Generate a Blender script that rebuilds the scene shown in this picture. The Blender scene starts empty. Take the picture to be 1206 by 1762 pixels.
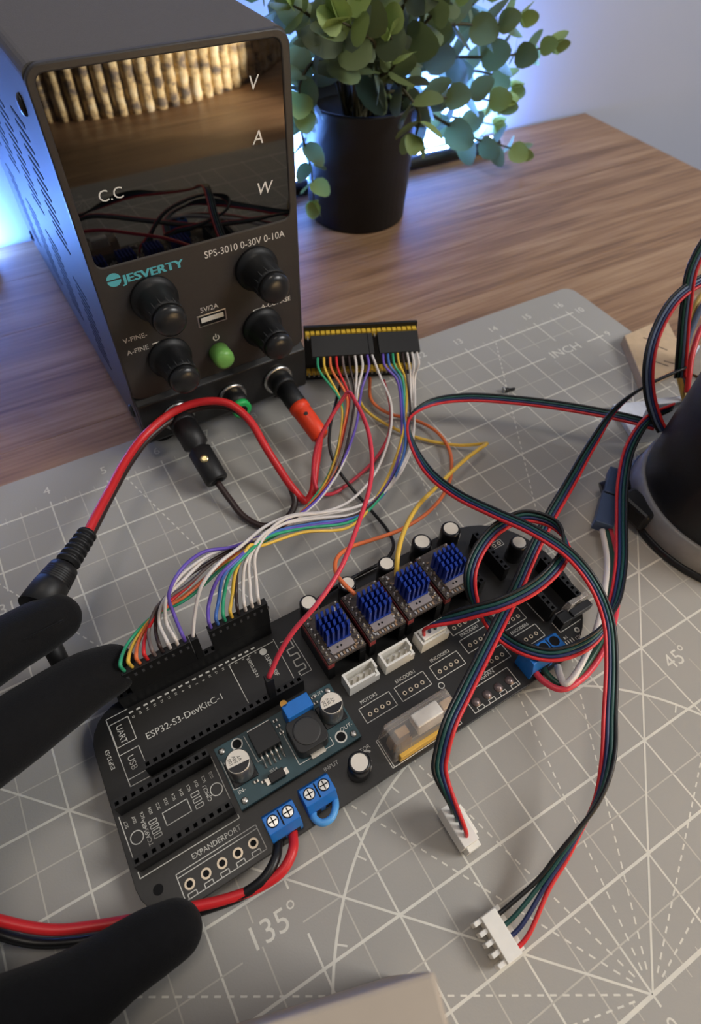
import bpy, math, random
from mathutils import Vector, Matrix
random.seed(7)
SC = bpy.context.scene
COL = SC.collection
U = 0.001                                   # all lengths below are millimetres

# ------------------------------------------------------------------ camera
CAM_POS = Vector((127.157, 47.305, 213.390))
def _rodrigues(r):
    th = math.sqrt(sum(c*c for c in r)); k = [c/th for c in r]
    K = Matrix(((0, -k[2], k[1]), (k[2], 0, -k[0]), (-k[1], k[0], 0)))
    return Matrix.Identity(3) + math.sin(th)*K + (1-math.cos(th))*(K @ K)
RV = (2.4168436, -0.6399043, 0.2535543)
CR = _rodrigues(RV)
FPX, PX, PY = 1045.757, 603.0, 881.0
cam = bpy.data.cameras.new('camera'); cam_o = bpy.data.objects.new('camera', cam); COL.objects.link(cam_o)
cam.sensor_fit = 'HORIZONTAL'; cam.sensor_width = 36.0; cam.lens = FPX/1206.0*36.0
cam.clip_start = 0.005; cam.clip_end = 50
M = Matrix((CR[0], -CR[1], -CR[2])).transposed().to_4x4(); M.translation = CAM_POS*U
cam_o.matrix_world = M
cam.dof.use_dof = True; cam.dof.focus_distance = 0.205; cam.dof.aperture_fstop = 22.0
SC.camera = cam_o

# ------------------------------------------------------------------ world, lights, exposure
w = bpy.data.worlds.new('room_light'); SC.world = w; w.use_nodes = True
bg = w.node_tree.nodes['Background']; bg.inputs[0].default_value = (0.95, 0.97, 1.0, 1); bg.inputs[1].default_value = 0.185
def area(name, loc, target, size, energy, color):
    l = bpy.data.lights.new(name, 'AREA'); l.size = size*U; l.energy = energy; l.color = color
    o = bpy.data.objects.new(name, l); COL.objects.link(o); o.location = Vector(loc)*U
    o.rotation_euler = (Vector(target)-Vector(loc)).to_track_quat('-Z', 'Y').to_euler(); return o
area('window_daylight', (1250, -640, 1120), (200, 110, 0), 620, 17.6, (1.0, 0.978, 0.95))
area('ceiling_lamp', (100, 150, 1650), (150, 110, 0), 420, 4.0, (1.0, 0.88, 0.75))
sp = bpy.data.lights.new('basket_fill_spot', 'SPOT'); sp.energy = 54; sp.color = (1.0, 0.91, 0.76); sp.spot_size = math.radians(42); sp.shadow_soft_size = 0.01; sp.spot_blend = .25  # added spot with no real lamp behind it, brightens the mirrored rope basket
spo = bpy.data.objects.new('basket_fill_spot', sp); COL.objects.link(spo); spo.location = Vector((540, 20, 27))*U
spo.rotation_euler = (Vector((318, -150, 60))-Vector((540, 20, 27))).to_track_quat('-Z', 'Y').to_euler()
VS = SC.view_settings; VS.view_transform = 'Standard'; VS.look = 'None'; VS.exposure = 0.0; VS.gamma = 1.0; VS.use_curve_mapping = False

# ------------------------------------------------------------------ helpers: points
def at(u, v, z=0.0):
    """point at height z seen at photo pixel (u, v)"""
    d = CR.transposed() @ Vector(((u-PX)/FPX, (v-PY)/FPX, 1.0))
    return CAM_POS + d*((z-CAM_POS.z)/d.z)
def on_y(u, v, y):
    d = CR.transposed() @ Vector(((u-PX)/FPX, (v-PY)/FPX, 1.0))
    return CAM_POS + d*((y-CAM_POS.y)/d.y)
# ------------------------------------------------------------------ helpers: materials
def lin(c):
    return tuple((x/12.92 if x <= 0.04045 else ((x+0.055)/1.055)**2.4) for x in [k/255.0 for k in c])
def mat(name, rgb, rough=0.5, metal=0.0, var=0.06, scale=300.0, bump=0.0, bscale=None, spec=0.5, emit=None, trans=0.0, ior=1.45, alpha=1.0, sheen=0.0, coat=0.0):
    m = bpy.data.materials.new(name); m.use_nodes = True
    nt = m.node_tree; b = nt.nodes['Principled BSDF']
    c = lin(rgb)
    tc = nt.nodes.new('ShaderNodeTexCoord'); nz = nt.nodes.new('ShaderNodeTexNoise')
    nz.inputs['Scale'].default_value = scale; nz.inputs['Detail'].default_value = 3
    nt.links.new(tc.outputs['Object'], nz.inputs['Vector'])
    rp = nt.nodes.new('ShaderNodeValToRGB')
    rp.color_ramp.elements[0].position = .3; rp.color_ramp.elements[1].position = .7
    rp.color_ramp.elements[0].color = tuple(max(0, k*(1-var)) for k in c)+(1,)
    rp.color_ramp.elements[1].color = tuple(min(1, k*(1+var)) for k in c)+(1,)
    nt.links.new(nz.outputs['Fac'], rp.inputs['Fac']); nt.links.new(rp.outputs['Color'], b.inputs['Base Color'])
    b.inputs['Roughness'].default_value = rough; b.inputs['Metallic'].default_value = metal
    b.inputs['Specular IOR Level'].default_value = spec; b.inputs['IOR'].default_value = ior
    b.inputs['Transmission Weight'].default_value = trans; b.inputs['Alpha'].default_value = alpha
    b.inputs['Sheen Weight'].default_value = sheen; b.inputs['Coat Weight'].default_value = coat
    if bump:
        n2 = nt.nodes.new('ShaderNodeTexNoise'); n2.inputs['Scale'].default_value = bscale or scale*3; n2.inputs['Detail'].default_value = 4
        nt.links.new(tc.outputs['Object'], n2.inputs['Vector'])
        bp = nt.nodes.new('ShaderNodeBump'); bp.inputs['Strength'].default_value = bump; bp.inputs['Distance'].default_value = 0.0004
        nt.links.new(n2.outputs['Fac'], bp.inputs['Height']); nt.links.new(bp.outputs['Normal'], b.inputs['Normal'])
    if emit:
        b.inputs['Emission Color'].default_value = lin(emit[0])+(1,); b.inputs['Emission Strength'].default_value = emit[1]
    return m
MT = {}
def mm(key, *a, **k):
    if key not in MT: MT[key] = mat(key, *a, **k)
    return MT[key]
# ------------------------------------------------------------------ helpers: geometry
class MB:
    def __init__(s): s.v = []; s.f = []; s.mi = []; s.sm = []
    def add(s, vs, fs, mi=0, smooth=False):
        o = len(s.v); s.v += [tuple(p) for p in vs]
        for f in fs: s.f.append(tuple(i+o for i in f)); s.mi.append(mi); s.sm.append(smooth)
        return s
    def box(s, x0, y0, z0, x1, y1, z1, mi=0, T=None):
        vs = [(x0,y0,z0),(x1,y0,z0),(x1,y1,z0),(x0,y1,z0),(x0,y0,z1),(x1,y0,z1),(x1,y1,z1),(x0,y1,z1)]
        if T: vs = [T(Vector(p)) for p in vs]
        return s.add(vs, [(3,2,1,0),(4,5,6,7),(0,1,5,4),(1,2,6,5),(2,3,7,6),(3,0,4,7)], mi)
    def taper(s, x0, y0, x1, y1, z0, X0, Y0, X1, Y1, z1, mi=0):
        vs = [(x0,y0,z0),(x1,y0,z0),(x1,y1,z0),(x0,y1,z0),(X0,Y0,z1),(X1,Y0,z1),(X1,Y1,z1),(X0,Y1,z1)]
        return s.add(vs, [(3,2,1,0),(4,5,6,7),(0,1,5,4),(1,2,6,5),(2,3,7,6),(3,0,4,7)], mi)
    def prism(s, poly, z0, z1, mi=0, axis='z'):
        n = len(poly)
        def P(a, b, c): return (a, b, c) if axis == 'z' else ((c, a, b) if axis == 'x' else (a, c, b))
        vs = [P(a, b, z0) for a, b in poly]+[P(a, b, z1) for a, b in poly]
        return s.add(vs, [tuple(range(n-1, -1, -1)), tuple(range(n, 2*n))]+[(i, (i+1) % n, n+(i+1) % n, n+i) for i in range(n)], mi)
    def lathe(s, prof, c=(0,0,0), axis=(0,0,1), seg=24, mi=0, smooth=True, mis=None):
        """prof: list of (radius, distance along axis)"""
        ax = Vector(axis).normalized(); q = ax.to_track_quat('Z', 'Y'); c = Vector(c)
        vs = []; fs = []
        for r, h in prof:
            for i in range(seg):
                a = 2*math.pi*i/seg
                vs.append(c + q @ Vector((r*math.cos(a), r*math.sin(a), h)))
        o = len(s.v); s.v += [tuple(p) for p in vs]
        for j in range(len(prof)-1):
            for i in range(seg):
                k = (i+1) % seg
                s.f.append((o+j*seg+i, o+j*seg+k, o+(j+1)*seg+k, o+(j+1)*seg+i)); s.mi.append(mis[j] if mis else mi); s.sm.append(smooth)
        s.f.append(tuple(o+i for i in range(seg-1, -1, -1))); s.mi.append(mis[0] if mis else mi); s.sm.append(False)
        s.f.append(tuple(o+(len(prof)-1)*seg+i for i in range(seg))); s.mi.append(mis[-1] if mis else mi); s.sm.append(False)
        return s
    def cyl(s, c, r, h, axis=(0,0,1), seg=20, mi=0): return s.lathe([(r, 0), (r, h)], c, axis, seg, mi)
    def ring(s, c, r0, r1, z, seg=24, mi=0, a0=0, a1=360, t=0.02):
        n = seg; full = abs(a1-a0) >= 360; vs = []
        for i in range(n+(0 if full else 1)):
            a = math.radians(a0+(a1-a0)*i/n)
            for r in (r0, r1): vs.append((c[0]+r*math.cos(a), c[1]+r*math.sin(a), z))
        k = len(vs)//2
        return s.add(vs, [(2*i, 2*i+1, 2*((i+1) % k)+1, 2*((i+1) % k)) for i in range(n if full else n)], mi)
    def line(s, a, b, wd, z, mi=0):
        a = Vector(a[:2]); b = Vector(b[:2]); d = (b-a); L = d.length
        if L < 1e-6: return s
        n = Vector((-d.y, d.x))/L*wd/2
        return s.add([(a+n).to_3d()+Vector((0,0,z)), (a-n).to_3d()+Vector((0,0,z)), (b-n).to_3d()+Vector((0,0,z)), (b+n).to_3d()+Vector((0,0,z))], [(0,1,2,3)], mi)
    def poly(s, pts, wd, z, closed=False, mi=0):
        for i in range(len(pts)-(0 if closed else 1)): s.line(pts[i], pts[(i+1) % len(pts)], wd, z, mi)
        return s
    def tube(s, pts, rad, seg=8, mi=0, cap=True):
        pts = [Vector(p) for p in pts]; n = len(pts)
        rs = rad if isinstance(rad, (list, tuple)) else [rad]*n
        T = [(pts[min(i+1, n-1)]-pts[max(i-1, 0)]).normalized() for i in range(n)]
        up = Vector((0,0,1)) if abs(T[0].z) < .9 else Vector((1,0,0))
        N = (up - T[0]*up.dot(T[0])).normalized(); o = len(s.v)
        for i in range(n):
            N = (N - T[i]*N.dot(T[i])).normalized(); Bv = T[i].cross(N)
            for k in range(seg):
                a = 2*math.pi*k/seg
                s.v.append(tuple(pts[i]+(N*math.cos(a)+Bv*math.sin(a))*rs[i]))
        for i in range(n-1):
            for k in range(seg):
                k2 = (k+1) % seg
                s.f.append((o+i*seg+k, o+i*seg+k2, o+(i+1)*seg+k2, o+(i+1)*seg+k)); s.mi.append(mi); s.sm.append(True)
        if cap:
            s.f.append(tuple(o+k for k in range(seg-1, -1, -1))); s.mi.append(mi); s.sm.append(False)
            s.f.append(tuple(o+(n-1)*seg+k for k in range(seg))); s.mi.append(mi); s.sm.append(False)
        return s
    def text(s, t, x, y, size, z, rot=0, mi=0, align='LEFT', shear=0.0, sx=1.0, fn=None):
        vs, fs = text_geo(t, shear)
        if not vs: return s
        w_ = max(p[0] for p in vs); off = {'LEFT': 0, 'CENTER': -w_/2, 'RIGHT': -w_}[align]
        ca, sa = math.cos(math.radians(rot)), math.sin(math.radians(rot)); out = []
        for px_, py_ in vs:
            a, b = (px_+off)*size*sx, py_*size
            p = (x+ca*a-sa*b, y+sa*a+ca*b, z); out.append(fn(p) if fn else p)
        return s.add(out, fs, mi)
    def build(s, name, mats, parent=None, bevel=0.0, seg=2, world=False):
        me = bpy.data.meshes.new(name)
        o = bpy.data.objects.new(name, me)
        off = Vector((0,0,0))                # world=True: vertices are world points, the parent is an unrotated Empty
        if world:
            q = parent
            while q is not None: off += q.location/U; q = q.parent
        me.from_pydata([tuple((Vector(p)-off)*U) for p in s.v], [], s.f)
        for m_ in (mats if isinstance(mats, (list, tuple)) else [mats]): me.materials.append(m_)
        me.polygons.foreach_set('material_index', s.mi); me.polygons.foreach_set('use_smooth', s.sm)
        me.update(); COL.objects.link(o)
        if parent is not None: o.parent = parent
        if bevel:
            b = o.modifiers.new('bevel', 'BEVEL'); b.width = bevel*U; b.segments = seg; b.limit_method = 'ANGLE'; b.angle_limit = math.radians(40)
        return o
_TC = {}
def text_geo(t, shear=0.0):
    if (t, shear) in _TC: return _TC[(t, shear)]
    cu = bpy.data.curves.new('t', 'FONT'); cu.body = t; cu.size = 1.0; cu.shear = shear; cu.resolution_u = 3
    ob = bpy.data.objects.new('t', cu)
    me = ob.to_mesh(); vs = [(v.co.x, v.co.y) for v in me.vertices]; fs = [tuple(p.vertices) for p in me.polygons]
    ob.to_mesh_clear(); bpy.data.objects.remove(ob); bpy.data.curves.remove(cu)
    _TC[(t, shear)] = (vs, fs); return vs, fs
def thing(name, label, cat, loc=(0,0,0), rz=0.0, group=None):
    o = bpy.data.objects.new(name, None); COL.objects.link(o); o.empty_display_size = .01
    o.location = Vector(loc)*U; o.rotation_euler = (0, 0, math.radians(rz))
    tag(o, label, cat, group); return o
def tag(o, label=None, cat=None, group=None, kind=None):
    if label: o['label'] = label
    if cat: o['category'] = cat
    if group: o['group'] = group
    if kind: o['kind'] = kind
    return o
def spline(pts, n=10):
    pts = [Vector(p) for p in pts]; out = []
    P = [pts[0]*2-pts[1]]+pts+[pts[-1]*2-pts[-2]]
    for i in range(1, len(P)-2):
        a, b, c, d = P[i-1], P[i], P[i+1], P[i+2]
        # centripetal parametrisation keeps tight bends from overshooting
        t0 = 0.0; t1 = t0+max((b-a).length, 1e-3)**.5; t2 = t1+max((c-b).length, 1e-3)**.5; t3 = t2+max((d-c).length, 1e-3)**.5
        for k in range(n):
            t = t1+(t2-t1)*k/n
            A1 = a*((t1-t)/(t1-t0))+b*((t-t0)/(t1-t0)); A2 = b*((t2-t)/(t2-t1))+c*((t-t1)/(t2-t1)); A3 = c*((t3-t)/(t3-t2))+d*((t-t2)/(t3-t2))
            B1 = A1*((t2-t)/(t2-t0))+A2*((t-t0)/(t2-t0)); B2 = A2*((t3-t)/(t3-t1))+A3*((t-t1)/(t3-t1))
            out.append(B1*((t2-t)/(t2-t1))+B2*((t-t1)/(t2-t1)))
    out.append(pts[-1]); return out
# ================================================================== the setting
WALL = mat('wall_paint', (184, 189, 206), .85, var=.02, scale=6, bump=.15, bscale=250)
FLOORM = mat('floor_boards', (120, 95, 75), .6, var=.2, scale=8)
b = MB().box(-1500, 500, -735, 2600, 520, 1700).build('wall_back', WALL); tag(b, 'pale bluish white wall behind the desk', 'wall', kind='structure')
b = MB().box(-1500, -2500, -745, 2600, 500, -735).build('floor', FLOORM); tag(b, 'floor under the desk', 'floor', kind='structure')

def wood_mat():
    m = bpy.data.materials.new('stained_pine'); m.use_nodes = True; nt = m.node_tree; b = nt.nodes['Principled BSDF']; L = nt.links
    tc = nt.nodes.new('ShaderNodeTexCoord'); oi = nt.nodes.new('ShaderNodeObjectInfo')
    ad = nt.nodes.new('ShaderNodeVectorMath'); ad.operation = 'ADD'
    sc = nt.nodes.new('ShaderNodeVectorMath'); sc.operation = 'SCALE'; sc.inputs['Scale'].default_value = 3.0
    cx = nt.nodes.new('ShaderNodeCombineXYZ'); L.new(oi.outputs['Random'], cx.inputs[0]); L.new(oi.outputs['Random'], cx.inputs[1])
    L.new(cx.outputs[0], sc.inputs[0]); L.new(tc.outputs['Object'], ad.inputs[0]); L.new(sc.outputs[0], ad.inputs[1])
    mp = nt.nodes.new('ShaderNodeMapping'); mp.inputs['Scale'].default_value = (3.5, 46, 20); L.new(ad.outputs[0], mp.inputs['Vector'])
    n0 = nt.nodes.new('ShaderNodeTexNoise'); n0.inputs['Scale'].default_value = 1.6; n0.inputs['Detail'].default_value = 6; n0.inputs['Distortion'].default_value = 1.1; L.new(mp.outputs[0], n0.inputs['Vector'])
    mp2 = nt.nodes.new('ShaderNodeMapping'); mp2.inputs['Scale'].default_value = (9, 240, 60); L.new(ad.outputs[0], mp2.inputs['Vector'])
    n1 = nt.nodes.new('ShaderNodeTexNoise'); n1.inputs['Scale'].default_value = 2.0; n1.inputs['Detail'].default_value = 5; L.new(mp2.outputs[0], n1.inputs['Vector'])
    mx = nt.nodes.new('ShaderNodeMath'); mx.operation = 'MULTIPLY_ADD'; mx.inputs[1].default_value = .45; L.new(n1.outputs['Fac'], mx.inputs[0])
    m2 = nt.nodes.new('ShaderNodeMath'); m2.operation = 'MULTIPLY'; m2.inputs[1].default_value = .6; L.new(n0.outputs['Fac'], m2.inputs[0]); L.new(m2.outputs[0], mx.inputs[2])
    rp = nt.nodes.new('ShaderNodeValToRGB'); e = rp.color_ramp.elements
    e[0].position = .36; e[0].color = lin((110, 81, 58))+(1,); e[1].position = .70; e[1].color = lin((172, 140, 108))+(1,)
    k = e.new(.52); k.color = lin((146, 112, 82))+(1,)
    L.new(mx.outputs[0], rp.inputs['Fac'])
    vo = nt.nodes.new('ShaderNodeTexVoronoi'); mp3 = nt.nodes.new('ShaderNodeMapping'); mp3.inputs['Scale'].default_value = (5, 11, 5); L.new(ad.outputs[0], mp3.inputs['Vector']); L.new(mp3.outputs[0], vo.inputs['Vector']); vo.inputs['Scale'].default_value = 1.0
    r2 = nt.nodes.new('ShaderNodeValToRGB'); r2.color_ramp.elements[0].position = .035; r2.color_ramp.elements[0].color = (.3, .3, .3, 1); r2.color_ramp.elements[1].position = .10; r2.color_ramp.elements[1].color = (1, 1, 1, 1); L.new(vo.outputs['Distance'], r2.inputs['Fac'])
    mu = nt.nodes.new('ShaderNodeMix'); mu.data_type = 'RGBA'; mu.blend_type = 'MULTIPLY'; mu.inputs['Factor'].default_value = .55
    L.new(rp.outputs['Color'], mu.inputs['A']); L.new(r2.outputs['Color'], mu.inputs['B']); L.new(mu.outputs['Result'], b.inputs['Base Color'])
    b.inputs['Roughness'].default_value = .42; b.inputs['Specular IOR Level'].default_value = .45
    bp = nt.nodes.new('ShaderNodeBump'); bp.inputs['Strength'].default_value = .25; bp.inputs['Distance'].default_value = .0006; L.new(mx.outputs[0], bp.inputs['Height']); L.new(bp.outputs['Normal'], b.inputs['Normal'])
    return m
WOOD = wood_mat()
desk = thing('desk', 'brown stained pine desk of long boards running along the wall', 'desk', (0, 0, -735))
ys = [493, 449, 394, 300, 196, 92, -12, -116, -220, -324, -428, -532, -640]
for i in range(len(ys)-1):
    MB().box(-700, ys[i+1]+.06, 704, 648, ys[i]-.06, 732).build('plank', WOOD, desk, bevel=.25)
for x in (-640, 560):
    for y in (-600, 420): MB().box(x, y, 0, x+60, y+60, 704).build('leg', WOOD, desk, bevel=3)

# ================================================================== cutting mat
MATG = mat('mat_grey', (163, 160, 154), .62, var=.035, scale=14, bump=.12, bscale=1600, spec=.35)
INK = mat('mat_print', (216, 213, 202), .7, var=.05, scale=200)
INKD = mat('mat_print_worn', (190, 186, 176), .7, var=.10, scale=120)
mat_t = thing('cutting_mat', 'grey self-healing cutting mat with white inch grid and protractor', 'cutting mat', (0, 0, -3))
def rrect(x0, y0, x1, y1, r, n=5):
    out = []
    for cx_, cy_, a0 in ((x1-r, y0+r, -90), (x1-r, y1-r, 0), (x0+r, y1-r, 90), (x0+r, y0+r, 180)):
        for i in range(n+1):
            a = math.radians(a0+90*i/n); out.append((cx_+r*math.cos(a), cy_+r*math.sin(a)))
    return out
MB().prism(rrect(-21, -23, 427, 276.5, 7), .05, 3).build('mat_sheet', MATG, mat_t)
I = 25.4
g = MB(); ZG = 3.03
def in_gap(x, y):      # places the print leaves free for its lettering
    return (14.45 < x < 15.5 and 8.75 < y < 9.25) or (4.3 < x < 5.1 and 2.42 < y < 2.8) or (11.05 < x < 11.65 and 2.4 < y < 2.85) or (2.2 < x < 3.3 and 8.1 < y < 8.7) or (15.0 < x < 15.6 and 8.3 < y < 9.3)
def gline(a, b, wd, mi=0, z=ZG):
    n = max(1, int(max(abs(a[0]-b[0]), abs(a[1]-b[1]))*4+.5)); st = None
    for i in range(n):
        p = (a[0]+(b[0]-a[0])*i/n, a[1]+(b[1]-a[1])*i/n); q = (a[0]+(b[0]-a[0])*(i+1)/n, a[1]+(b[1]-a[1])*(i+1)/n)
        bad = in_gap((p[0]+q[0])/2, (p[1]+q[1])/2)
        if not bad and st is None: st = p
        if bad and st is not None: g.line((st[0]*I, st[1]*I), (p[0]*I, p[1]*I), wd, z, mi); st = None
    if st is not None: g.line((st[0]*I, st[1]*I), (b[0]*I, b[1]*I), wd, z, mi)
for k in range(17): gline((k, -.12), (k, 10.12), .62)
for k in range(11): gline((-.12, k), (16.12, k), 1.15 if k == 0 else .82, 0, ZG+.005)
for k in range(16): gline((k+.5, 0), (k+.5, 10.1), .44, 1, ZG+.002)
for k in range(10): gline((0, k+.5), (16, k+.5), .44, 1, ZG+.003)
for k in range(65):
    for yy, d in ((10, 1), (0, -1)):
        if k % 4: g.line((k*.25*I, (yy-.06*d)*I), (k*.25*I, (yy+.11*d)*I), .3, ZG+.001, 1)
def ray_end(a):
    c, s_ = math.cos(a), math.sin(a); t = 99
    if c > 1e-6: t = min(t, 8/c)
    if c < -1e-6: t = min(t, -8/c)
    if s_ > 1e-6: t = min(t, 10/s_)
    return t
for dg in range(15, 180, 15):
    a = math.radians(dg); T_ = ray_end(a); c, s_ = math.cos(a), math.sin(a)
    if dg in (45, 135): gline((8, 0), (8+c*T_, s_*T_), .62, 0, ZG+.006)
    elif dg != 90:
        t = .22
        while t < T_:
            g.line(((8+c*t)*I, s_*t*I), ((8+c*(t+.075))*I, s_*(t+.075)*I), .5, ZG+.004, 0); t += .14
g.ring((8*I, 0), 3.5*I-.42, 3.5*I+.42, ZG+.007, 90, 0, 0, 180)
for k in range(12):
    a = math.radians(7.5+15*k); c, s_ = math.cos(a), math.sin(a)
    g.line(((8+c*3.37)*I, s_*3.37*I), ((8+c*3.5)*I, s_*3.5*I), .5, ZG+.006)
g.build('grid_print', [INK, INKD], mat_t)
def mark(*a_, **k_): MB().text(*a_, **k_).build('numeral' if a_[0].strip('°').isdigit() else 'lettering', INK, mat_t)
for k in range(1, 17): mark(str(k), k*I, 10.31*I, 6.2, ZG, 0, 0, 'CENTER')
for k in range(1, 11): mark(str(k), 16.2*I, k*I-2, 6.2, ZG)
mark('INCH', 14.53*I, 8.90*I, 8.0, ZG, 0, 0, sx=1.12)
mark('135°', 4.36*I, 2.52*I, 8.8, ZG); mark('45°', 11.13*I, 2.52*I, 8.2, ZG); mark('0', 7.93*I, -.38*I, 6, ZG); mark('31', 2.79*I, 8.24*I, 7, ZG)

# ================================================================== bench power supply
PB = mat('psu_coat', (84, 79, 75), .55, var=.05, scale=900, bump=.25, bscale=2200)
PF = mat('psu_front', (52, 49, 48), .42, var=.05, scale=900, bump=.10, bscale=2000)
PL = mat('psu_lip', (30, 30, 31), .4, var=.05)
GLS = mat('display_window', (5, 5, 6), .015, var=.0, spec=.5, ior=1.72)
KN = mat('knob_plastic', (20, 20, 21), .5, var=.1, bump=.1); KC = mat('knob_cap', (34, 34, 35), .28, var=.05)
WHT = mat('white_print', (225, 222, 214), .6); TEAL = mat('teal_print', (88, 178, 190), .5)
HOLE = mat('dark_hole', (5, 5, 6), .9); SIL = mat('bright_metal', (190, 190, 188), .28, metal=1.0, var=.05)
GRN = mat('green_button', (112, 168, 84), .35, var=.05); GRP = mat('green_plastic', (40, 175, 90), .35)
W_, D_, H_ = 82.5, 205.0, 155.0
psu = thing('power_supply', 'black bench power supply with knobs, display and teal lettering', 'power supply', (149.5, 261, 0), 1.5)
MB().prism(rrect(0, 8.2, W_, H_, 3.5), 2.2, D_, axis='y').build('case', PB, psu)
# front frame with the window opening
fx0, fz0, fx1, fz1 = 2.6, 94.6, W_-3.2, H_-2.4
fr = MB(); out = rrect(0, 34, W_, H_, 5, 6); inn = rrect(fx0, fz0, fx1, fz1, 3, 6); n = len(out)
vs = [(a, 0, c) for a, c in out]+[(a, 0, c) for a, c in inn]+[(a, 2.2, c) for a, c in out]+[(a, 2.2, c) for a, c in inn]
fs = []
for i in range(n):
    j = (i+1) % n
    fs += [(i, j, n+j, n+i), (i, 2*n+i, 2*n+j, j), (n+i, n+j, 3*n+j, 3*n+i)]
fr.add(vs, fs); fr.build('front_frame', PF, psu, bevel=.5)
MB().prism(rrect(fx0-.3, fz0-.3, fx1+.3, fz1+.3, 3, 6), .5, 2.3, axis='y').build('display_window', GLS, psu)
# lower terminal block with sloped lip
lp = MB(); prof = [(2.2, 35.6), (-2.2, 32.6), (-2.2, 11.5), (.5, 8.4), (6, 8.4), (6, 35.6)]
lp.add([(x, y, z) for x in (.2, W_-.2) for y, z in prof], [tuple(range(5, -1, -1)), tuple(range(6, 12))]+[(i, (i+1) % 6, 6+(i+1) % 6, 6+i) for i in range(6)])
lp.build('terminal_panel', PL, psu, bevel=.6)
for x in (10, W_-10):
    for y in (14, D_-14): MB().lathe([(6.5, 0), (7, 1), (6, 8.4)], (x, y, 0)).build('rubber_foot', HOLE, psu)
for x, z in ((19.6, 78.2), (62.6, 78.2), (19.8, 50.6), (62.4, 50.6)):
    k = MB(); k.lathe([(9.2, 0), (9.2, 1.6), (8.2, 2.0), (7.3, 4), (6.6, 13), (6.6, 15.2)], (x, 0, z), (0, -1, 0), 28)
    for i in range(14):
        a = 2*math.pi*i/14; c = Vector((x+6.8*math.cos(a), 0, z+6.8*math.sin(a)))
        k.tube([c+Vector((-.35*math.cos(a), -3, -.35*math.sin(a))), c+Vector((-.5*math.cos(a), -14.5, -.5*math.sin(a)))], .5, 5)
    o = k.build('knob', KN, psu)
    MB().lathe([(6.3, 0), (6.3, 1.6), (5.9, 2.6), (4.6, 3.5), (2.4, 4.0), (.01, 4.15)], (x, -15.2, z), (0, -1, 0), 28).build('knob_cap', KC, o)
MB().lathe([(4.6, 0), (4.6, 5.5), (4.2, 7.0), (2.8, 7.8), (.01, 8.0)], (41, 0, 45.2), (0, -1, 0), 26).build('power_button', GRN, psu)
u_ = MB(); u_.box(34.3, -.25, 59.6, 47.2, .4, 65.0); u_.build('usb_port', SIL, psu, bevel=.2)
o = MB().box(35.0, -.4, 60.2, 46.5, -.2, 64.4).build('usb_opening', HOLE, psu); MB().box(35.8, -.7, 61.9, 45.7, -.35, 63.9).build('usb_tongue', WHT, psu)
t = MB(); F = lambda p: (p[0], p[2], p[1])
def pt(s_, x, z, size, align='LEFT', shear=0.0, mi=0, sx=1.0, y=-.06): MB().text(s_, x, z, size, y, 0, mi, align, shear, sx, F).build('lettering', WHT, psu)
pt('SPS-3010 0-30V 0-10A', 42, 88, 4.0, sx=.93); pt('5V/2A', 36.3, 66.2, 3.1); pt('V-FINE-', 3.6, 63.2, 3.0); pt('A-FINE', 3.6, 57.6, 3.0)
pt('A-COARSE', 77.2, 59.1, 3.0, 'RIGHT'); pt('V-COARSE', 77.2, 65.2, 3.0, 'RIGHT')
pt('C.C', 10.2, 116, 5.2, y=.42); pt('V', 66.5, 139.5, 6.0, shear=.2, y=.42); pt('A', 66.3, 123.2, 6.2, shear=.2, y=.42); pt('W', 65.9, 106, 6.2, shear=.2, y=.42)
def pl(a, b_, w2=.45): MB().add([F(v) for v in MB().line(a, b_, w2, -.06).v], [(0,1,2,3)]).build('printed_line', WHT, psu)
pl((14.2, 59.2), (18.3, 59.2)); pl((18.1, 59.2), (18.1, 56.6)); pl((59.4, 57), (59.4, 59.7)); pl((59.4, 59.7), (64.5, 59.7))
q = MB().ring((41, 52.6), 1.05, 1.45, -.06, 20, 0, 125, 415); t.add([F(v) for v in q.v], q.f); pl((41, 52.6), (41, 54.5))
t.build('power_symbol', WHT, psu)
t = MB(); jv = MB(); [jv.text('JESVERTY', 10.1+.16*i, 87.3+.1*(i % 2), 4.4, -.06-.005*i, 0, 0, 'LEFT', 0.0, 1.27, F) for i in range(4)]; jv.build('brand_lettering', TEAL, psu)
q = MB()
for sgn in (1, -1):
    n2 = 14; vv = [(7.2+2.55*math.cos(math.pi*i/n2)*1, 89.5+sgn*(.28+2.3*math.sin(math.pi*i/n2)), -.06) for i in range(n2+1)]; q.add(vv, [tuple(range(n2+1))])
t.add([F(v) for v in q.v], q.f); t.build('brand_emblem', TEAL, psu)
for x, col, r2 in ((16.4, KN, 6.0), (42.9, KN, 5.4), (66.8, KN, 6.0)):
    o = MB().lathe([(r2+1.6, 0), (r2+1.6, 1.2), (r2+.6, 1.6)], (x, -2.2, 21), (0, -1, 0)).build('socket_ring', SIL, psu)
    MB().lathe([(r2, 0), (r2, 7), (r2-.8, 8)], (x, -3.0, 21), (0, -1, 0)).build('binding_post', col, psu)
g_ = MB().lathe([(4.6, 0), (4.6, 3), (3.6, 3.2)], (42.9, -10.5, 21), (0, -1, 0)).build('ground_socket', GRP, psu); MB().cyl((42.9, -13.75, 21), 2.4, .15, (0, -1, 0)).build('socket_hole', HOLE, psu)
sl = MB().prism(rrect(-10, -.75, 10, .75, .74, 3), -.12, .15).build('vent_slot', HOLE, psu)
first = True
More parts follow.
